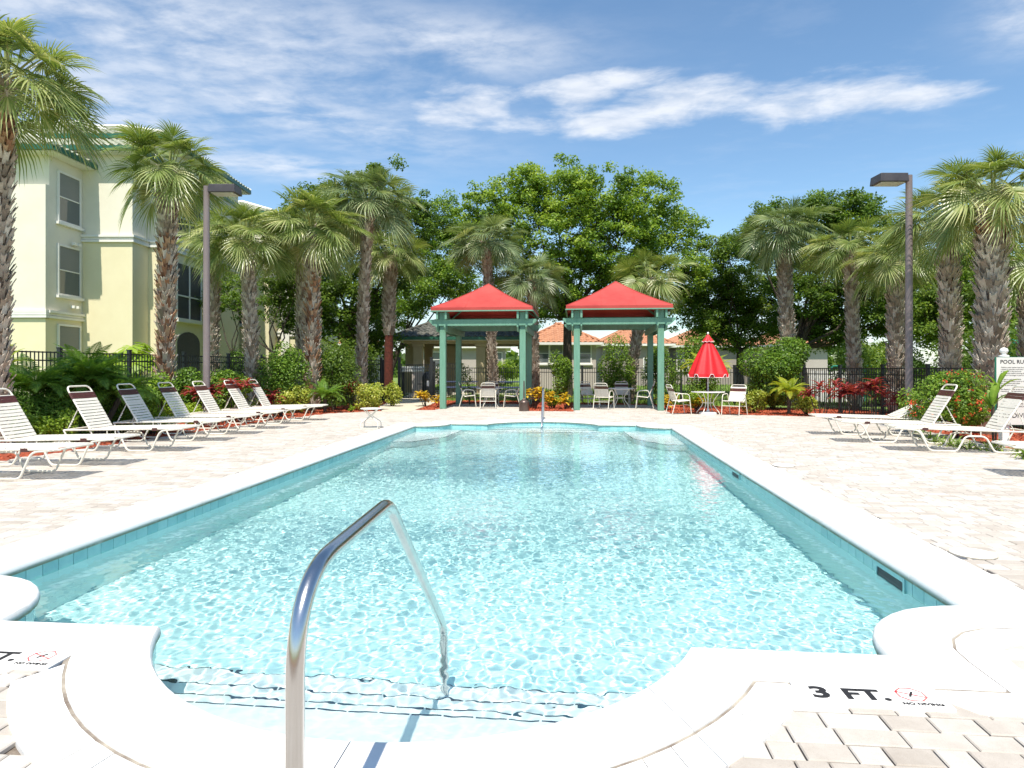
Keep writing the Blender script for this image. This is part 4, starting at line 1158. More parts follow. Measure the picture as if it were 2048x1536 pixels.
tree('large bright green oak above and between the red canopies', 1135, 34.5,
     [(975, 420, 62), (1045, 372, 52), (1120, 395, 72), (1205, 392, 78), (1295, 405, 66), (1362, 468, 48), (1240, 480, 95), (1105, 485, 92), (1000, 478, 70), (1165, 570, 78), (1300, 548, 68), (1062, 565, 52), (950, 520, 45), (1385, 540, 34), (1085, 608, 40), (1015, 590, 40), (1130, 610, 30), (1330, 600, 40)], 1150, 100, 'oak_leaf', 11, .24, .17, 4.0, cl_r=.56)
tree('dark green oak behind the middle group of tall palms', 700, 33,
     [(640, 420, 62), (598, 455, 50), (760, 395, 72), (818, 440, 56), (700, 500, 80), (620, 560, 70), (780, 540, 70), (690, 610, 75), (600, 640, 40), (740, 660, 60)], 850, 90, 'oak_leaf_dark', 12, .3, .16, 2.2)
tree('oak with a long bare limb leaning right above the pavilion roof', 775, 43.5,
     [(885, 440, 46), (862, 515, 62), (930, 470, 40), (905, 560, 48), (830, 590, 50), (780, 620, 56), (925, 600, 26)], 520, 90, 'oak_leaf', 13, .2, .17, 2.6, lean=.7, cl_r=.6)
tree('small oak spray of leaves between the apartment building and first palms', 548, 27,
     [(560, 590, 38), (530, 620, 34), (470, 600, 26), (500, 640, 22), (590, 560, 36), (545, 560, 28)], 110, 60, 'oak_leaf_dark', 14, .11, .13, 2.0, cl_r=.36)
tree('dark oak right behind the red umbrella', 1480, 36,
     [(1405, 570, 58), (1440, 610, 58), (1395, 640, 40), (1460, 520, 50), (1500, 585, 56), (1430, 480, 24), (1380, 600, 36), (1530, 640, 50), (1480, 660, 44), (1420, 665, 36)], 620, 90, 'oak_leaf_dark', 15, .2, .15, 2.4)
tree('tall dark oak with spiky top behind the right group of palms', 1610, 32,
     [(1538, 418, 26), (1540, 470, 54), (1500, 490, 40), (1640, 445, 62), (1575, 545, 62), (1702, 430, 52), (1750, 480, 60), (1665, 545, 82), (1760, 560, 76), (1700, 630, 70), (1620, 590, 42), (1800, 630, 60), (1730, 410, 24), (1640, 405, 22), (1580, 650, 40), (1850, 600, 60), (1660, 650, 55)], 1150, 90, 'oak_leaf_dark', 16, .24, .15, 2.3, lean=-.4)
tree('dark oak filling the gaps between the rightmost palms', 1950, 25,
     [(1850, 560, 62), (1930, 600, 70), (2040, 560, 80), (2010, 650, 56), (1880, 650, 56), (1960, 520, 60), (1840, 640, 40)], 600, 90, 'oak_leaf_dark', 17, .2, .13, 2.0)
tree('small round tree left of the fence, behind the apartment entry', 465, 30, [(455, 560, 30), (430, 600, 28), (480, 600, 26)], 70, 50, 'oak_leaf_dark', 18, .09, .12, 2.0, cl_r=.34)
def far_line():
    g = np.random.default_rng(77); n = 26000
    ang = g.uniform(-1.1, 1.1, n); R_ = g.uniform(105, 135, n); top = 4.2 + 1.8 * np.sin(ang * 23) + 1.2 * np.sin(ang * 61 + 1)
    z = top * g.random(n) ** .7
    C = np.stack([R_ * np.sin(ang), R_ * np.cos(ang), z], 1); N = g.normal(size=(n, 3)) + np.array([0, -.6, .6])
    o = link('far_treeline', leaf_mesh('far_treeline', C, N, g.uniform(.8, 1.6, n), .7, 'oak_leaf_dark', g, .35, .2)); o['kind'] = 'stuff'
far_line()
# ------------------------------------------------------------------ fan palms
def fan_frond(name, el, seed, mat, tone):
    g = np.random.default_rng(seed); pet = .78 * g.uniform(.85, 1.12); sag = .25
    P = []; p = np.array([.06, 0, 0.]); e = el; n = 6
    for i in range(n + 1):
        P.append(p.copy()); p = p + np.array([math.cos(e), 0, math.sin(e)]) * pet / n; e -= sag / n * math.cos(e) * 1.4
    H = P[-1]; e2 = e - .18; e1 = np.array([math.cos(e2), 0, math.sin(e2)]); nz = np.array([-math.sin(e2), 0, math.cos(e2)]); ey = np.array([0, 1., 0])
    V, T, quads, tris = [], [], [], []
    m = 42; cnt = 0; span = math.radians(132); dphi = 2 * span / m
    droop = .20 + .20 * (1 - math.sin(max(el, -.3)))
    for k in range(m):
        phi = -span + (k + .5) * dphi + g.normal() * .015; ln = .76 * (1 - .30 * (abs(phi) / span) ** 1.6) * g.uniform(.9, 1.08)
        o = H + e1 * .22 * max(0, math.cos(phi)) ** 2; o[2] -= .03 * max(0, math.cos(phi))
        dr = e1 * math.cos(phi) + ey * math.sin(phi) + nz * .30 * abs(math.sin(phi)); dr /= np.linalg.norm(dr)
        sd = np.cross(nz, dr); sd /= np.linalg.norm(sd); tw = .35 if k % 2 else -.35
        tn = tone + g.normal() * .13
        st = (.03, .26, .46, .72, 1.0); hw = (.004, .24 * dphi * .5, .018, .011, 0)
        kink = g.uniform(.35, 1.5)
        for s_, h_ in zip(st, hw):
            r = s_ * ln; c = o + dr * r; c = c.copy(); c[2] -= droop * r * r * .75 + kink * .55 * max(0, s_ - .5) ** 2 * (0.4 + droop)
            if h_ > 0:
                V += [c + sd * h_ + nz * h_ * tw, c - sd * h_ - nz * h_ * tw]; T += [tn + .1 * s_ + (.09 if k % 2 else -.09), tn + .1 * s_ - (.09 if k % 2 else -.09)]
            else: V.append(c); T.append(tn + .22)
        for j in range(3): quads.append((cnt + 2 * j, cnt + 2 * j + 1, cnt + 2 * j + 3, cnt + 2 * j + 2))
        tris.append((cnt + 6, cnt + 7, cnt + 8)); cnt += 9
    # petiole, a flat stalk
    for i in range(len(P) - 1):
        a, b = P[i], P[i + 1]; w = .018 - .001 * i
        V += [a + ey * w, a - ey * w, b - ey * w, b + ey * w]; V += [a + ey * w - nz * .012, a - ey * w - nz * .012, b - ey * w - nz * .012, b + ey * w - nz * .012]
        T += [.75] * 8; quads += [(cnt, cnt + 1, cnt + 2, cnt + 3), (cnt + 7, cnt + 6, cnt + 5, cnt + 4), (cnt, cnt + 3, cnt + 7, cnt + 4), (cnt + 1, cnt + 5, cnt + 6, cnt + 2)]; cnt += 8
    return fast_mesh(name, V, [quads, tris], mat, np.clip(T, 0, 1))
ELS = [math.radians(a) for a in (78, 58, 38, 18, -4, -28, -52)]
FAN = {}
for mi, mat in enumerate(('palm_leaf', 'palm_leaf_blue')):
    for ei, el in enumerate(ELS):
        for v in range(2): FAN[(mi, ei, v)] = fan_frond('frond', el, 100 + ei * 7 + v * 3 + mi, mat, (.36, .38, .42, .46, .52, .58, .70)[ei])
def boot_geo():
    V = [(-.05, 0, 0), (.05, 0, 0), (.045, .055, .13), (-.045, .055, .13), (.052, .11, .25), (.018, .09, .21), (-.018, .09, .21), (-.052, .11, .25)]
    t = .016; W2 = [(x, y + t * .6, z - t) for x, y, z in V]
    A = V + W2
    F_ = [(0, 1, 2, 3), (3, 2, 5, 6), (2, 4, 5), (3, 6, 7), (11, 10, 9, 8), (14, 13, 10, 11), (13, 12, 10), (15, 14, 11), (1, 9, 10, 2), (2, 10, 12, 4), (0, 3, 11, 8), (3, 7, 15, 11), (4, 12, 13, 5), (7, 6, 14, 15)]
    return np.array(A, float), F_
BV, BF = boot_geo()
BOOT = {m: MB().add(BV, BF).mesh('leaf_boot', m) for m in ('boot', 'boot_red')}
def palm(label, px, d, cy, tr, R_, seed, nf=34, mat=0, boots='boot', px_top=None, bare=0., indiv=False, z0=0.1, height=None, group='sabal palms around the pool garden'):
    g = np.random.default_rng(seed); rr = random.Random(seed)
    X0 = (px - CX) / F * d; ztop = CAMH + (HZ - cy) / F * d
    Xt = ((px_top if px_top is not None else px) - CX) / F * d
    t = thing('sabal_palm', label, 'palm tree', (*CW(X0, d), 0), PSI, group)
    hd = Vector((Xt - X0, 0, ztop)); zt = ztop - .12
    def axis(z):
        q = max(0, min(1, z / ztop)); return Vector((hd.x * q ** 1.4, .08 * math.sin(q * 3 + seed), z))
    def rad(z):
        q = z / ztop
        return .70 * tr * (1.18 - .5 * min(1, q / .12) * .25 - .10 * q + .06 * math.sin(q * 7 + seed))
    zs = np.linspace(-.1, zt, 16)
    MB().tube([axis(z) for z in zs], [rad(z) * .86 for z in zs] if True else tr, 14).obj('trunk', 'bark_red' if bare > 0 else 'palm_bark', t, smooth=True)
    # leaf boots
    bm_ = 'boot'
    dz = .105 if indiv else .095; z = z0 + bare * (zt - z0); k = 0; cntb = 0; V_, Q_, T_, tt = [], [], [], 0
    mbx = MB(); per = max(6, int(2 * PI * tr / .135)); a0 = 0
    while z < zt + .05:
        a0 += PI / per
        for j in range(per):
            a = a0 + 2 * PI * j / per + rr.uniform(-.1, .1); zz = z + rr.uniform(-.03, .03)
            c = axis(zz); r = rad(zz) * .80; q = zz / ztop
            s_ = rr.uniform(.8, 1.25) * tr / .30; tilt = rr.uniform(-.18, .22)
            if rr.random() < .06: continue
            M = Matrix.Translation(c + Vector((r * math.cos(a), r * math.sin(a), 0))) @ Matrix.Rotation(a - PI / 2, 4, 'Z') @ Matrix.Rotation(tilt, 4, 'X') @ Matrix.Rotation(rr.uniform(-.12, .12), 4, 'Y') @ Matrix.Scale(s_, 4)
            m = 'boot_red' if q > .8 or (boots == 'mixed' and rr.random() < .4) else 'boot'
            if indiv and math.sin(a) < .35 and cntb < 290 and zz > .5:
                o = link('leaf_boot', BOOT[m], t); o.matrix_local = M; cntb += 1
            else:
                A = np.array(M); W3 = BV @ A[:3, :3].T + A[:3, 3]; mbx.add(W3, BF, rr.random())
        z += dz * (tr / .28) ** .5
    o = mbx.obj('leaf_boots', 'boot', t); o['kind'] = 'stuff'
    # crown
    sc_ = R_ / 1.70; ga = 2.39996
    nf = int(nf * 1.3)
    for i in range(nf):
        q = (i + .5) / nf; el = math.radians(76 - 110 * q ** .9 + rr.uniform(-9, 9)); ei = min(range(7), key=lambda e: abs(ELS[e] - el))
        a = i * ga + rr.uniform(-.2, .2)
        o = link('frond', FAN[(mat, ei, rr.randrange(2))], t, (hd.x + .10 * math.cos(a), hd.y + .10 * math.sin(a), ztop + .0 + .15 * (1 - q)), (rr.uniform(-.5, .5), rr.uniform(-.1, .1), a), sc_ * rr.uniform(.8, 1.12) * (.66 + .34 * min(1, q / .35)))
    # spear leaves and old flower stalks
    sp = MB()
    for i in range(4):
        a = i * 1.7; sp.tube([(hd.x, hd.y, ztop), (hd.x + .03 * math.cos(a), hd.y + .03 * math.sin(a), ztop + .6 * sc_), (hd.x + .09 * math.cos(a), hd.y + .09 * math.sin(a), ztop + 1.15 * sc_)], [.022, .016, .003], 5)
    sp.obj('spear_leaf', 'petiole', t)
    return t
palm('large sabal palm cropped by the left frame edge, its crown over the yellow roofline', -16, 11.0, 168, .21, 1.5, 1, 40, 0, indiv=True, px_top=14)
palm('tall sabal palm standing before the cream building corner', 329, 17.6, 345, .275, 1.62, 2, 38, 0, boots='mixed', px_top=341, indiv=True)
palm('sabal palm right behind the left lamp post', 425, 23.5, 482, .27, 1.35, 3, 30, 0, px_top=428)
palm('sabal palm just right of the left lamp post, bushy crown before yellow walls', 508, 21.5, 478, .255, 1.62, 4, 38, 0, boots='mixed', px_top=492)
palm('thick sabal palm at the front of the middle trio', 626, 22.6, 462, .30, 2.0, 5, 44, 0, boots='mixed', px_top=622, indiv=True)
palm('slimmer sabal palm pressed close behind the thick palm of the middle trio', 602, 25.5, 492, .25, 1.8, 6, 34, 1, boots='mixed')
palm('tallest sabal palm of the middle group, pale trunk and blue green crown', 720, 25.0, 408, .25, 2.05, 7, 44, 1, px_top=738)
palm('sabal palm with bare reddish lower trunk left of the pavilion', 776, 30.2, 512, .33, 1.9, 8, 34, 0, boots='mixed', bare=.45, px_top=782)
palm('sabal palm whose crown rises behind the peak of the left red canopy', 987, 28.0, 488, .24, 1.85, 9, 38, 1, px_top=972)
palm('short sabal palm in the gap between the two red canopies', 1071, 27.6, 562, .22, 1.65, 10, 34, 1, px_top=1062)
palm('sabal palm hanging its fronds behind the right canopy roof', 1258, 28.2, 560, .27, 1.85, 11, 28, 0, px_top=1300)
palm('sabal palm above the big round bush, leftmost of the right group', 1580, 26.0, 465, .31, 1.85, 12, 40, 1, px_top=1566)
palm('slender trunked sabal palm between the round bush and right lamp post', 1712, 23.5, 500, .27, 1.62, 13, 38, 0, px_top=1700)
palm('sabal palm partly hidden behind the right lamp post', 1796, 21.0, 525, .31, 1.42, 14, 34, 0, px_top=1790)
palm('sabal palm between the right lamp post and the thickest palm', 1903, 17.2, 440, .28, 1.5, 15, 38, 0, px_top=1888)
palm('thickest sabal palm, behind the pool rules sign', 1973, 14.4, 395, .325, 1.5, 16, 40, 0, px_top=1985, indiv=True)
palm('sabal palm cropped by the right frame edge behind the sign', 2064, 16.5, 530, .31, 1.4, 17, 30, 0)
# ------------------------------------------------------------------ feather palms
def feather_frond(name, ln, arch, seed, mat, m=34, lw=.011, ll=.24, tone=.5):
    g = np.random.default_rng(seed); V, T, Q, cnt = [], [], [], 0; P = []; p = np.zeros(3); e = 1.15
    n = 12
    for i in range(n + 1):
        P.append(p.copy()); p = p + np.array([math.cos(e), 0, math.sin(e)]) * ln / n; e -= arch / n
    P = np.array(P)
    for k in range(m):
        q = .12 + .88 * k / m; f = q * n; i = min(int(f), n - 1); c = P[i] + (P[i + 1] - P[i]) * (f - i); d = P[i + 1] - P[i]; d /= np.linalg.norm(d)
        for s_ in (-1, 1):
            L_ = ll * math.sin(PI * min(1, .18 + q * .80)) * g.uniform(.85, 1.1); dr = d * .55 + np.array([0, s_, 0]) * .85 + np.array([0, 0, .25]); dr /= np.linalg.norm(dr)
            sd = d * lw; mid = c + dr * L_ * .55; tip = c + dr * L_; tip[2] -= .28 * L_; t_ = tone + g.normal() * .13
            V += [c - sd * .5, c + sd * .5, mid + sd, mid - sd, tip]; T += [t_] * 4 + [t_ + .15]; Q.append(((cnt, cnt + 1, cnt + 2, cnt + 3), (cnt + 3, cnt + 2, cnt + 4))); cnt += 5
    quads = [a for a, _ in Q]; tris = [b for _, b in Q]
    for i in range(n):
        a, b = P[i], P[i + 1]; w = np.array([0, .007, 0]); V += [a - w, a + w, b + w, b - w]; T += [.7] * 4; quads.append((cnt, cnt + 1, cnt + 2, cnt + 3)); cnt += 4
    return fast_mesh(name, V, [quads, tris], mat, np.clip(T, 0, 1))
FE = {}
def feather(label, px, d, zc, R_, seed, nf, mat, name='date_palm', group='small feather palms in the beds', trunks=((0, 0, 0),), zb=0.0):
    rr = random.Random(seed); X0 = (px - CX) / F * d
    t = thing(name, label, 'palm', (*CW(X0, d), zb), PSI, group)
    if mat not in FE: FE[mat] = [feather_frond('frond', 1.0, a, 40 + i, mat, tone=.35 + .08 * i) for i, a in enumerate((1.0, 1.7, 2.3))]
    for tx, ty, tz in trunks:
        b = MB(); zz = zc + tz - zb; n = 8
        b.tube([(tx * i / n, ty * i / n, zz * i / n) for i in range(n + 1)], [.05 + .01 * (i % 2) for i in range(n + 1)], 8); b.obj('trunk', 'bark', t)
        for i in range(nf):
            q = i / nf; a = i * 2.4 + rr.uniform(-.3, .3); v = 0 if q < .3 else (1 if q < .65 else 2)
            link('frond', FE[mat][v], t, (tx, ty, zz - .04), (rr.uniform(-.1, .1), rr.uniform(-.3, .2) + q * .25, a), R_ * rr.uniform(.85, 1.1))
    return t
feather('dark green feather palm clump filling the bed behind the nearest left loungers', 70, 12.8, .9, 1.0, 3, 42, 'date_leaf', trunks=((0, 0, 0), (-.8, .3, .05), (.5, .9, .1)))
feather('feather palm with two dark trunks leaning apart behind the left loungers', 198, 13.5, .9, .95, 4, 42, 'date_leaf', trunks=((-.25, 0, .1), (.28, .25, -.1), (-.7, .7, .3)))
feather('small bright feather palm in red mulch left of the garden path', 650, 21.3, .42, .82, 5, 28, 'date_leaf')
feather('feather palm behind the closed red umbrella', 1415, 23.5, 1.25, 1.15, 6, 22, 'areca_leaf')
feather('small yellow green feather palm in front of the big round bush', 1578, 20.3, .62, .78, 7, 30, 'areca_leaf')
feather('yellowish feather plant at the very left frame edge', -8, 13.6, 1.25, .9, 8, 18, 'areca_leaf')
# ------------------------------------------------------------------ bushes
def bush(name, label, px, d, w, dep, z0, z1, n, size, mat, seed, cat='bush', aspect=.5, lumps=9, group=None, fl=None, shell=.35, var=.2, tone=.45, lo=.35, stem=True):
    g = np.random.default_rng(seed); X0 = (px - CX) / F * d
    t = thing(name, label, cat, (*CW(X0, d), 0), PSI, group)
    h = (z1 - z0) / 2; L_ = ball(g, lumps, .5) * np.array([w / 2, dep / 2, h]) * .62
    lr = g.uniform(.38, .58, lumps)
    k = g.integers(0, lumps, n); B = ball(g, n, lo); C = L_[k] + B * lr[k][:, None] * np.array([w / 2, dep / 2, h]) * 1.05
    C[:, 2] += (z0 + z1) / 2; N = B * .8 + g.normal(size=B.shape) * .5 + np.array([0, -.1, .55])
    keep = C[:, 2] > .02; C, N = C[keep], N[keep]
    link('foliage', leaf_mesh('foliage', C, N, size * g.uniform(.6, 1.3, len(C)), aspect, mat, g, tone, var), t)
    if fl:
        m = int(fl[1]); i = g.integers(0, lumps, m); B = ball(g, m, .92); B[:, 1] -= .3; P = L_[i] + B * lr[i][:, None] * np.array([w / 2, dep / 2, h]) * 1.1; P[:, 2] += (z0 + z1) / 2
        q = np.repeat(np.arange(m), 12); C2 = P[q] + g.normal(size=(len(q), 3)) * fl[2]
        fo_ = link('flowers', leaf_mesh('flowers', C2, g.normal(size=C2.shape) + np.array([0, -.5, .6]), fl[2] * g.uniform(.9, 1.6, len(C2)), .9, fl[0], g, .5, .3), t); fo_['kind'] = 'stuff'
    if stem:
        b = MB()
        for i in range(5):
            a = g.uniform(0, 2 * PI); e = L_[i % lumps] + np.array([0, 0, (z0 + z1) / 2]); b.tube([(.05 * math.cos(a), .05 * math.sin(a), -.03), (e[0] * .5, e[1] * .5, e[2] * .5), tuple(e)], [.022, .016, .008], 5)
        b.obj('stem', 'bark', t)
    return t
GB = 'shrubs planted along the fence'
B_ = [  # name, label, px, d, w, dep, z0, z1, n, leaf, mat
 ('hedge_bush', 'big dense round bush right of the red umbrella', 1545, 23.0, 3.2, 2.6, .15, 2.75, 15000, .095, 'hedge_leaf'),
 ('hedge_bush', 'rounded dark bush under the middle trio of palms', 572, 21.5, 1.9, 1.7, .1, 2.45, 7000, .09, 'hedge_leaf'),
 ('hedge_bush', 'rounded bush right of the thick middle palm', 668, 22.5, 1.7, 1.5, .1, 2.15, 6000, .09, 'oak_leaf_dark'),
 ('hedge_bush', 'light green bush behind the fence right of the left lamp post', 480, 24.5, 1.7, 1.3, .2, 2.2, 4500, .09, 'hedge_leaf'),
 ('hedge_bush', 'clipped green hedge bush left of the left lamp post', 372, 17.6, 1.3, 1.1, .05, 1.42, 4500, .085, 'hedge_leaf'),
 ('hedge_bush', 'clipped green hedge bush right of the left lamp post', 455, 18.4, 1.3, 1.1, .05, 1.45, 4500, .085, 'hedge_leaf'),
 ('hedge_bush', 'dark shrub behind the fence near the tall palm at the building corner', 288, 17.0, 1.2, 1.0, .05, 1.35, 3500, .09, 'oak_leaf_dark'),
 ('small_tree_bush', 'leafy shrub against the fence just right of the left canopy', 1120, 27.0, 1.15, 1.1, .2, 2.15, 3600, .09, 'hedge_leaf'),
 ('small_tree_bush', 'tall leafy shrub seen through the right canopy posts', 1232, 27.0, 1.9, 1.6, .15, 2.65, 6500, .09, 'hedge_leaf'),
 ('small_tree_bush', 'leafy shrub behind the right front post of the right canopy', 1320, 26.5, 1.6, 1.4, .15, 2.5, 5000, .09, 'hedge_leaf'),
 ('small_tree_bush', 'tall green shrub behind and left of the red umbrella', 1400, 25.5, 1.9, 1.5, .15, 2.85, 6500, .09, 'hedge_leaf'),
 ('hedge_bush', 'bright hedge beyond the fence under the pavilion, left', 893, 42.0, 3.0, 1.6, .2, 2.0, 3500, .13, 'lime_leaf'),
 ('hedge_bush', 'bright hedge beyond the fence under the pavilion, right', 1000, 44.0, 3.2, 1.6, .2, 2.1, 3500, .13, 'lime_leaf'),
 ('hedge_bush', 'dark thicket below the oaks left of the pavilion', 690, 30.0, 3.6, 2.2, .0, 2.9, 9000, .12, 'oak_leaf_dark'),
 ('hedge_bush', 'dark thicket behind the fence left of the red trunked palm', 600, 27.0, 3.0, 2.0, .0, 2.3, 6500, .12, 'oak_leaf_dark'),
 ('hedge_bush', 'dark thicket below the right hand oaks', 1760, 25.5, 3.8, 2.2, .0, 3.0, 9000, .12, 'oak_leaf_dark'),
 ('hedge_bush', 'dark thicket behind the sign and rightmost palms', 1955, 19.5, 3.6, 2.0, .0, 3.0, 9000, .11, 'oak_leaf_dark'),
 ('variegated_shrub', 'pale yellow variegated shrub left of the small bright feather palm', 600, 21.0, .85, .7, .0, .92, 1500, .085, 'yellow_leaf'),
 ('variegated_shrub', 'pale yellow variegated shrub right of the red leaved plant', 738, 22.3, 1.3, .9, .0, 1.0, 2600, .085, 'yellow_leaf'),
 ('variegated_shrub', 'pale yellow variegated shrub beside the gate post', 784, 24.6, .8, .7, .0, .95, 1300, .085, 'yellow_leaf'),
 ('variegated_shrub', 'small yellow shrub behind the last lounger of the left row', 562, 19.6, .9, .7, .0, .75, 1300, .08, 'yellow_leaf'),
 ('variegated_shrub', 'yellow shrub right of the umbrella chairs', 1512, 21.0, 1.1, .8, .0, .75, 2000, .08, 'yellow_leaf'),
 ('variegated_shrub', 'yellow shrub at the foot of the yellow green feather palm', 1612, 20.2, .8, .6, .0, .62, 1300, .08, 'yellow_leaf'),
 ('variegated_shrub', 'yellow green shrub behind the umbrella table', 1395, 22.0, 1.2, .7, .0, .75, 1600, .08, 'lime_leaf'),
 ('lime_shrub', 'lime green shrub at the foot of the tall palm by the building corner', 322, 15.9, .75, .7, .0, 1.35, 1500, .085, 'lime_leaf'),
 ('lime_shrub', 'low lime shrub behind the nearest left loungers', 60, 11.9, 1.0, .8, .0, .80, 2200, .06, 'lime_leaf'),
 ('lime_shrub', 'low lime shrub between the feather palm clumps', 120, 12.1, .8, .6, .0, .72, 1600, .06, 'lime_leaf'),
 ('lime_shrub', 'low yellow green shrub behind the fourth lounger of the left row', 303, 14.2, .95, .7, .0, .68, 1700, .065, 'lime_leaf'),
 ('lime_shrub', 'low yellow green shrub left of the lamp post foot', 378, 15.9, .9, .7, .0, .70, 1500, .065, 'lime_leaf'),
 ('lime_shrub', 'low lime shrub at the left frame edge under the yellowish fronds', 5, 12.6, .8, .7, .0, 1.05, 1400, .07, 'lime_leaf'),
 ('grass_tuft_shrub', 'small fresh green shrub in mulch between the two canopies', 1105, 23.6, .8, .5, .0, .42, 1200, .06, 'lime_leaf'),
 ('low_shrub', 'tiny bright green sprout in the mulch by the deck edge', 702, 21.6, .28, .25, .0, .22, 260, .06, 'lime_leaf'),
]
for i, q in enumerate(B_): bush(*q, 300 + i, group={'variegated_shrub': 'yellow variegated shrubs', 'lime_shrub': 'lime green shrubs'}.get(q[0], GB))
for i, (px, d, w, h, lb) in enumerate(((22, 12.4, 1.2, 1.15, 'feathery green shrub at the left frame edge behind the nearest lounger'), (92, 13.0, 1.3, 1.3, 'feathery green shrub between the two nearest raised lounger backs'),
        (160, 13.6, 1.3, 1.35, 'feathery green shrub right behind the largest whole lounger'), (228, 14.3, 1.3, 1.25, 'feathery green shrub under the leaning feather palm trunks'), (275, 15.2, 1.1, 1.0, 'feathery green shrub left of the tall palm at the building corner'))):
    bush('feathery_shrub', lb, px, d, w, 1.0, .0, h, 6500, .15, 'date_leaf', 380 + i, aspect=.14, group='feathery shrubs behind the left loungers', tone=.5)
bush('flowering_shrub', 'loose green shrub full of red flowers left of the pool rules sign', 1908, 13.4, 1.75, 1.2, .02, 1.5, 9500, .062, 'hedge_leaf', 400, lumps=13, fl=('flower_red', 62, .026), tone=.58)
bush('flowering_shrub', 'smaller red flowering shrub behind the lamp post foot', 1832, 14.6, .9, .7, .02, 1.0, 2600, .062, 'hedge_leaf', 401, fl=('flower_red', 16, .025), tone=.5)
# broad leaved rosettes: ti plants, crotons, ferns
def blades(name, label, px, d, heads, mat, seed, L_=.34, W_=.07, n=14, cat='plant', group=None, arch=.9, up=1.1):
    rr = random.Random(seed); X0 = (px - CX) / F * d
    t = thing(name, label, cat, (*CW(X0, d), 0), PSI, group)
    key = (mat, L_, W_)
    if key not in FE:
        V, T = [], []; st = ((0, .25), (.3, .8), (.6, 1.), (.85, .6), (1., .0)); e = up; p = np.zeros(3); prev = 0
        for s_, w in st:
            p = p + np.array([math.cos(e), 0, math.sin(e)]) * (s_ - prev) * L_; e = up - arch * s_ * 1.6; prev = s_
            V += [p + np.array([0, w * W_ / 2, .18 * w * W_]), p.copy(), p + np.array([0, -w * W_ / 2, .18 * w * W_])]; T += [.35 + .3 * s_, .75, .35 + .3 * s_]
        Q = [(3 * i, 3 * i + 1, 3 * i + 4, 3 * i + 3) for i in range(4)] + [(3 * i + 1, 3 * i + 2, 3 * i + 5, 3 * i + 4) for i in range(4)]
        FE[key] = fast_mesh('leaf', V, [Q], mat, T)
    st = MB()
    for hx, hy, hz in heads:
        st.tube([(hx * .3, hy * .3, -.02), (hx * .7, hy * .7, hz * .6), (hx, hy, hz)], [.016, .013, .01], 5)
        for i in range(n):
            q = i / n; a = i * 2.4 + rr.random()
            link('leaf', FE[key], t, (hx, hy, hz - .10 * q), (0, q * .75 + rr.uniform(-.15, .15), a), rr.uniform(.75, 1.15) * (.8 + .3 * q))
    st.obj('stem', 'bark', t)
def heads(seed, n, w, z0, z1): 
    r_ = random.Random(seed); return [(r_.uniform(-w, w), r_.uniform(-w * .6, w * .6), r_.uniform(z0, z1)) for _ in range(n)]
GTi = 'red leaved ti plants'
for i, (px, d, n, w, z0, z1, lb) in enumerate(((402, 16.4, 3, .22, .7, 1.05, 'red leaved ti plant left of the left lamp post foot'), (438, 17.0, 4, .3, .65, 1.1, 'red leaved ti plant right of the left lamp post foot'), (474, 17.6, 3, .25, .6, 1.0, 'red leaved ti plant farther right of the left lamp post'),
        (703, 22.6, 4, .2, .45, .95, 'dark red ti plant between the feather palm and the yellow shrub'), (553, 19.0, 3, .2, .4, .8, 'dull red ti plant behind the last left lounger'),
        (1640, 19.4, 5, .4, .6, 1.15, 'broad red ti plant nearest the big round bush'), (1680, 19.0, 4, .3, .55, 1.0, 'red ti plant in the middle of the right fence bed'), (1705, 18.6, 3, .25, .5, .95, 'red ti plant before the slender palm trunk'),
        (1752, 18.0, 5, .25, .55, 1.05, 'red ti plant on bare stems right of the slender palm'), (1806, 17.4, 3, .25, .3, .75, 'low red ti plant at the foot of the right lamp post'))):
    blades('ti_plant', lb, px, d, heads(i + 3, n, w, z0, z1), 'ti_leaf', 500 + i, .38, .10, 15, 'plant', GTi)
GC = 'yellow and orange crotons'
for i, (px, d, n, w, z0, z1, lb) in enumerate(((852, 24.6, 5, .35, .25, .48, 'yellow and orange croton left of the left canopy'), (876, 24.2, 3, .25, .2, .42, 'small orange croton touching the left canopy post'), (1067, 23.4, 7, .33, .3, .72, 'tall yellow croton right of the left canopy'),
        (1104, 23.4, 3, .2, .3, .55, 'yellow croton midway between the canopies'), (1133, 23.2, 3, .18, .25, .48, 'yellow croton touching the right canopy post'), (1337, 22.6, 5, .25, .2, .52, 'croton between the right canopy and the umbrella chairs'), (1390, 21.9, 3, .22, .2, .46, 'orange croton behind the umbrella table'))):
    blades('croton', lb, px, d, heads(i + 40, n, w, z0, z1), 'croton_leaf', 520 + i, .27, .105, 16, 'plant', GC, .7)
for i, (px, d, lb) in enumerate(((515, 19.2, 'green strap leaved plant behind the sixth left lounger'), (940, 25.9, 'yellow green broad leaved plant behind the left canopy chairs'))):
    blades('strap_leaf_plant', lb, px, d, heads(i + 60, 4, .25, .25, .6 + .5 * i), 'fern_leaf', 540 + i, .42, .05, 12, 'plant', 'strap leaved plants')
blades('bird_of_paradise', 'broad green paddle leaves standing left of the sign board', 1988, 11.6, heads(71, 3, .10, .75, 1.05), 'hedge_leaf', 550, .50, .17, 4, 'plant', None, .5, 1.35)
r_ = random.Random(9)
FL = ['low fern in the mulch at the foot of the right lamp post', 'low fern under the left side of the flowering shrub', 'low fern under the middle of the flowering shrub', 'low fern below the right side of the flowering shrub', 'low fern behind the raised back of the middle right lounger', 'low fern just left of the sign post foot', 'low fern directly at the foot of the pool rules sign post', 'low fern right of the sign post, behind the lounger head', 'low fern nearest the right frame edge beside the deck']
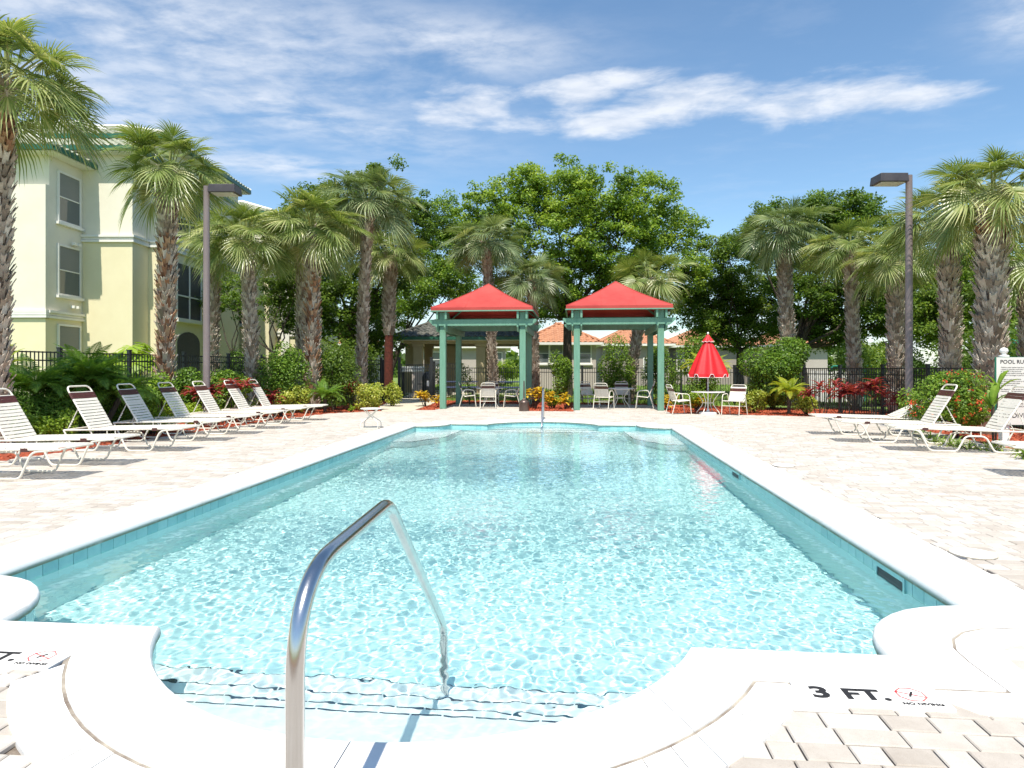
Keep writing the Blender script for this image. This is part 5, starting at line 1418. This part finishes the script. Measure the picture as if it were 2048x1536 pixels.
for i in range(9):
    px = (1850, 1872, 1893, 1915, 1938, 1960, 1985, 2040, 2046)[i]; d = (13.0, 12.4, 12.0, 11.9, 11.6, 11.5, 11.3, 10.9, 10.3)[i]
    blades('fern', FL[i], px, d, heads(80 + i, 2, .1, .03, .08), 'fern_leaf', 560 + i, .26, .03, 14, 'fern', 'ferns along the right deck edge', 1.0, 1.2)
# split leaf philodendrons behind the left fence
def philo_leaf():
    V = [(0, 0, 0)]; T = [.8]; F_ = []; g = np.random.default_rng(8); m = 13
    for k in range(m):
        a = -2.3 + 4.6 * k / (m - 1); r = .42 * (.62 + .38 * math.cos(a * .55)); w = .13
        b = len(V)
        for q, ww in ((.4, .10), (.75, .13), (1.0, .05)):
            for s_ in (-1, 1): V.append((r * q * math.cos(a) - s_ * ww * r * math.sin(a), r * q * math.sin(a) + s_ * ww * r * math.cos(a), -.12 * (q * r / .42) ** 2 + .03 * (k % 2))); T.append(.4 + .2 * g.random())
        F_ += [(0, b, b + 1)]
        F_ += [(b, b + 2, b + 3, b + 1), (b + 2, b + 4, b + 5, b + 3)]
    return MB().add(V, F_, np.array(T)).mesh('leaf', 'lime_leaf')
PL = philo_leaf()
for i, (px, d, h, n, lb) in enumerate(((140, 18.6, 1.55, 12, 'split leaf philodendron behind the fence, before the ground floor window'), (222, 18.8, 1.75, 16, 'split leaf philodendron behind the fence, left of the two taller ones'), (268, 19.2, 2.05, 18, 'tallest split leaf philodendron, behind the fence at the building corner'))):
    rr = random.Random(i + 70); X0 = (px - CX) / F * d; t = thing('philodendron', lb, 'plant', (*CW(X0, d), 0), PSI, 'split leaf philodendrons')
    st = MB()
    for k in range(n):
        a = k * 2.4; q = k / n; r = .15 + .75 * q; hz = h * (1 - .45 * q * q) * rr.uniform(.85, 1.05); e = Vector((r * math.cos(a), r * math.sin(a), hz))
        st.tube([(0, 0, .2), (e.x * .35, e.y * .35, hz * .75), e], [.014, .011, .008], 5)
        link('leaf', PL, t, e, (rr.uniform(-.2, .2), .35 + .5 * q, a), rr.uniform(.85, 1.15))
    st.obj('stem', 'petiole', t)
# ------------------------------------------------------------------ fences and gate
def fence(label, pts, top, posts_every=1.83, gap=.10, pw=.04, zb=.08, closed=True, group='black metal fences around the pool garden', name='fence'):
    P = [Vector((*CW(x, y), 0)) for x, y in pts]; o = P[0]
    t = thing(name, label, 'fence', o, 0, group)
    pk = MB().box(-.009, .009, -.009, .009, zb, top).mesh('picket', 'iron_black'); n_pk = 0; extra = MB()
    pm = MB(); pm.box(-pw, pw, -pw, pw, -.05, top + .07); pm.box(-pw - .008, pw + .008, -pw - .008, pw + .008, top + .07, top + .10); pm = pm.mesh('post', 'iron_black')
    for a, b in zip(P, P[1:]):
        d = b - a; L_ = d.length; d.normalize(); ang = math.atan2(d.y, d.x); n = max(1, round(L_ / posts_every)); s_ = L_ / n
        for i in range(n + (1 if b is P[-1] else 0)): link('post', pm, t, a + d * s_ * i - o, (0, 0, ang))
        for z in (top - .02, top - .20, zb + .06):
            for i in range(n):
                r = MB(); r.beam(a + d * (s_ * i + pw + .002) - o + Vector((0, 0, z)), a + d * (s_ * (i + 1) - pw - .002) - o + Vector((0, 0, z)), .026, .03); r.obj('rail', 'iron_black', t)
        for i in range(n):
            m = int((s_ - 2 * pw) / gap)
            for j in range(1, m + 1):
                q = a + d * (s_ * i + pw + (s_ - 2 * pw) * j / (m + 1)) - o
                if n_pk < 290: link('picket', pk, t, q, (0, 0, ang)); n_pk += 1
                else: extra.beam(q + Vector((0, 0, zb)), q + Vector((0, 0, top)), .018, .018, up=(1, 0, 0))
    if extra.n: e = extra.obj('pickets', 'iron_black', t); e['kind'] = 'stuff'
    return t
fence('black picket fence running along the left bed in front of the apartment building', [(-10.75, 12.2), (-10.2, 15.0), (-8.95, 21.0), (-7.3, 28.0), (-5.75, 29.2)], 1.78, 2.04)
fence('short black fence piece between the gate and the left canopy', [(-3.45, 29.5), (-2.3, 29.3)], 1.62, 1.2)
fence('black picket fence behind the two red canopies', [(-2.28, 29.2), (3.0, 28.4), (8.8, 26.3), (9.9, 22.9)], 1.44, 2.2)
fence('black picket fence at the right behind the red ti plants', [(9.92, 22.6), (10.7, 19.2), (11.0, 15.5), (10.4, 11.0)], 1.42, 2.2)
x, y = CW(-4.98, 29.4); gt = thing('gate', 'open work black metal gate with arched brace beside the pavilion', 'gate', (x, y, 0), PSI)
for px_ in (0, 1.42): 
    q = MB(); q.box(px_ - .06, px_ + .06, -.06, .06, 0, 1.86); q.box(px_ - .07, px_ + .07, -.07, .07, 1.86, 1.90); q.obj('post', 'iron_black', gt)
q = MB().box(-.75, -.67, -.04, .04, 0, 1.8); q.obj('post', 'iron_black', gt)
q = MB()
for z in (.10, 1.38, 1.56): q.box(.1, 1.32, -.015, .015, z - .018, z + .018)
q.box(.08, .12, -.02, .02, .08, 1.6); q.box(1.30, 1.34, -.021, .021, .08, 1.6); q.obj('gate_frame', 'iron_black', gt)
for i in range(11): MB().box(-.009, .009, -.009, .009, .1, 1.56).obj('picket', 'iron_black', gt, loc=(.21 + i * .1, .0, 0))
MB().box(1.22, 1.32, -.06, -.02, .62, .86).obj('latch', 'pewter', gt); MB().box(.8, 1.25, -.04, -.022, .70, .73).obj('push_bar', 'iron_black', gt)
# walkway through the gate
pa = [CW(-4.2, 21.5), CW(-3.3, 21.5), CW(-3.25, 23.2), CW(-3.15, 26), CW(-3.2, 30.5), CW(-3.0, 36.8), CW(-5.6, 36.8), CW(-5.2, 30.5), CW(-5.1, 27.5), CW(-4.9, 24.6)]
sheet('garden_path', pa, .004, 'walk_concrete')
# grill counter, bin, tables near the pavilion
q = thing('grill_counter', 'grill counter with white slatted top standing beyond the gate', 'grill', (*CW(-4.85, 33.5), 0), PSI)
MB().box(-.75, .42, -.3, .3, 1.22, 1.50).obj('hood', 'pewter', q, bevel=.03)
for i in range(9): MB().box(-.72 + i * .125, -.66 + i * .125, -.318, -.302, 1.27, 1.46).obj('slat', 'trim_white', q)
MB().box(-.15, .42, -.24, .24, 0, 1.219).obj('pedestal', 'stucco_pale', q); MB().box(-.68, -.55, -.2, .2, 0, 1.219).obj('leg', 'iron_black', q)
q = thing('trash_bin', 'dark domed trash bin beside the grill counter', 'bin', (*CW(-4.15, 33.0), 0), PSI)
MB().lathe([(.27, 0), (.30, .05), (.30, .85), (.31, .88)], 20).obj('body', 'bin_dark', q, smooth=True); MB().lathe([(.315, .885), (.31, .95), (.24, 1.16), (.1, 1.24), (.01, 1.25)], 20).obj('lid', 'bin_dark', q, smooth=True)
for i, (X, d, lb) in enumerate(((-2.6, 34.2, 'dark blue picnic table seen past the left canopy post'), (-.15, 33.6, 'dark blue picnic table behind the fence, seen inside the left canopy'))):
    q = thing('picnic_table', lb, 'picnic table', (*CW(X, d), 0), PSI, 'picnic tables beyond the fence')
    MB().box(-.85, .85, -.38, .38, .70, .75).obj('tabletop', 'blue_plastic', q, bevel=.01)
    for s_ in (-1, 1):
        MB().box(-.85, .85, s_ * .72 - .14, s_ * .72 + .14, .42, .46).obj('bench', 'blue_plastic', q, bevel=.01); MB().box(s_ * .6 - .05, s_ * .6 + .05, -.7, .7, 0, .418).obj('leg', 'iron_black', q)
# playground glimpses at the far right
q = thing('playground_slide', 'teal curved tube of play equipment showing behind the sign post', 'slide', (*CW(14.2, 19.8), 0), PSI)
MB().tube([(-.1, 0, .9), (.0, 0, 1.7), (.25, 0, 2.05), (.7, .1, 2.2), (1.1, .2, 2.15)], [.10, .10, .10, .09, .08], 10).obj('chute', 'play_green', q, smooth=True)
MB().tube([(.7, .1, -.05), (.7, .1, 2.1)], .05, 8).obj('post', 'play_green', q)
q = thing('play_frame', 'teal metal frame of play equipment beyond the right fence', 'play frame', (*CW(15.3, 28.5), 0), PSI)
for x_ in (-1.6, -.2, 1.4): MB().tube([(x_, 0, 0), (x_, 0, 1.5)], .035, 8).obj('post', 'play_green', q)
MB().tube([(-1.65, 0, 1.5), (1.45, 0, 1.5)], .035, 8).obj('top_rail', 'play_green', q)
q = thing('white_fence', 'short white fence glimpsed beyond the black fence right of the round bush', 'fence', (*CW(13.1, 27.5), 0), PSI)
for i in range(8): MB().box(-.75 + i * .2, -.61 + i * .2, -.02, .02, 0, 1.3).obj('board', 'trim_white', q)
MB().box(-.8, .85, .021, .06, 1.0, 1.1).obj('rail', 'trim_white', q)
# ------------------------------------------------------------------ mulch chips, litter, grass
def chips(name, poly, n, mat, seed, size, z=.0, excl=()):
    g = np.random.default_rng(seed); P = np.array(poly); lo, hi = P.min(0), P.max(0); X = g.uniform(lo[0], hi[0], n); Y = g.uniform(lo[1], hi[1], n)
    k = inside(poly, X, Y)
    for e in excl: k &= ~inside(e, X, Y)
    X, Y = X[k], Y[k]; m = len(X); C = np.stack([X, Y, z + g.random(m) * .02], 1); N = g.normal(size=(m, 3)) * .45 + np.array([0, 0, 1])
    o = link(name, leaf_mesh(name, C, N, size * g.uniform(.5, 1.4, m), .4, mat, g, .5, .2)); o['kind'] = 'stuff'
far_bed = [p for p in GARDEN if p[1] > 9]
chips('mulch_chips', [(-10.5, 9), (10.3, 9), (10.4, 19), (10.2, 23.2), (3, 26.6), (-3, 28.6), (-8.2, 29), (-9.3, 22)], 60000, 'mulch_chip', 5, .07, 0, (DECK, pa))
def grass():
    g = np.random.default_rng(6); n = 70000; d = 26 + 34 * g.random(n) ** 1.4; px = g.uniform(-100, 2150, n)
    X = (px - CX) / F * d; x = X * cP - d * sP; y = X * sP + d * cP
    k = ~inside(GARDEN, x, y) & ~inside(pa, x, y); x, y, d = x[k], y[k], d[k]; m = len(x)
    h = g.uniform(.04, .11, m); w = .012 + d * .0006; a = g.uniform(0, PI, m); l1, l2 = g.normal(size=m) * .03, g.normal(size=m) * .03
    A = np.stack([x - np.cos(a) * w, y - np.sin(a) * w, np.full(m, -.05)], 1); B = np.stack([x + np.cos(a) * w, y + np.sin(a) * w, np.full(m, -.05)], 1); C = np.stack([x + l1, y + l2, h], 1)
    V = np.stack([A, B, C], 1).reshape(-1, 3); o = link('grass', fast_mesh('grass', V, [np.arange(3 * m).reshape(-1, 3)], 'grass_blade')); o['kind'] = 'stuff'
grass()
bpy.context.view_layer.update()
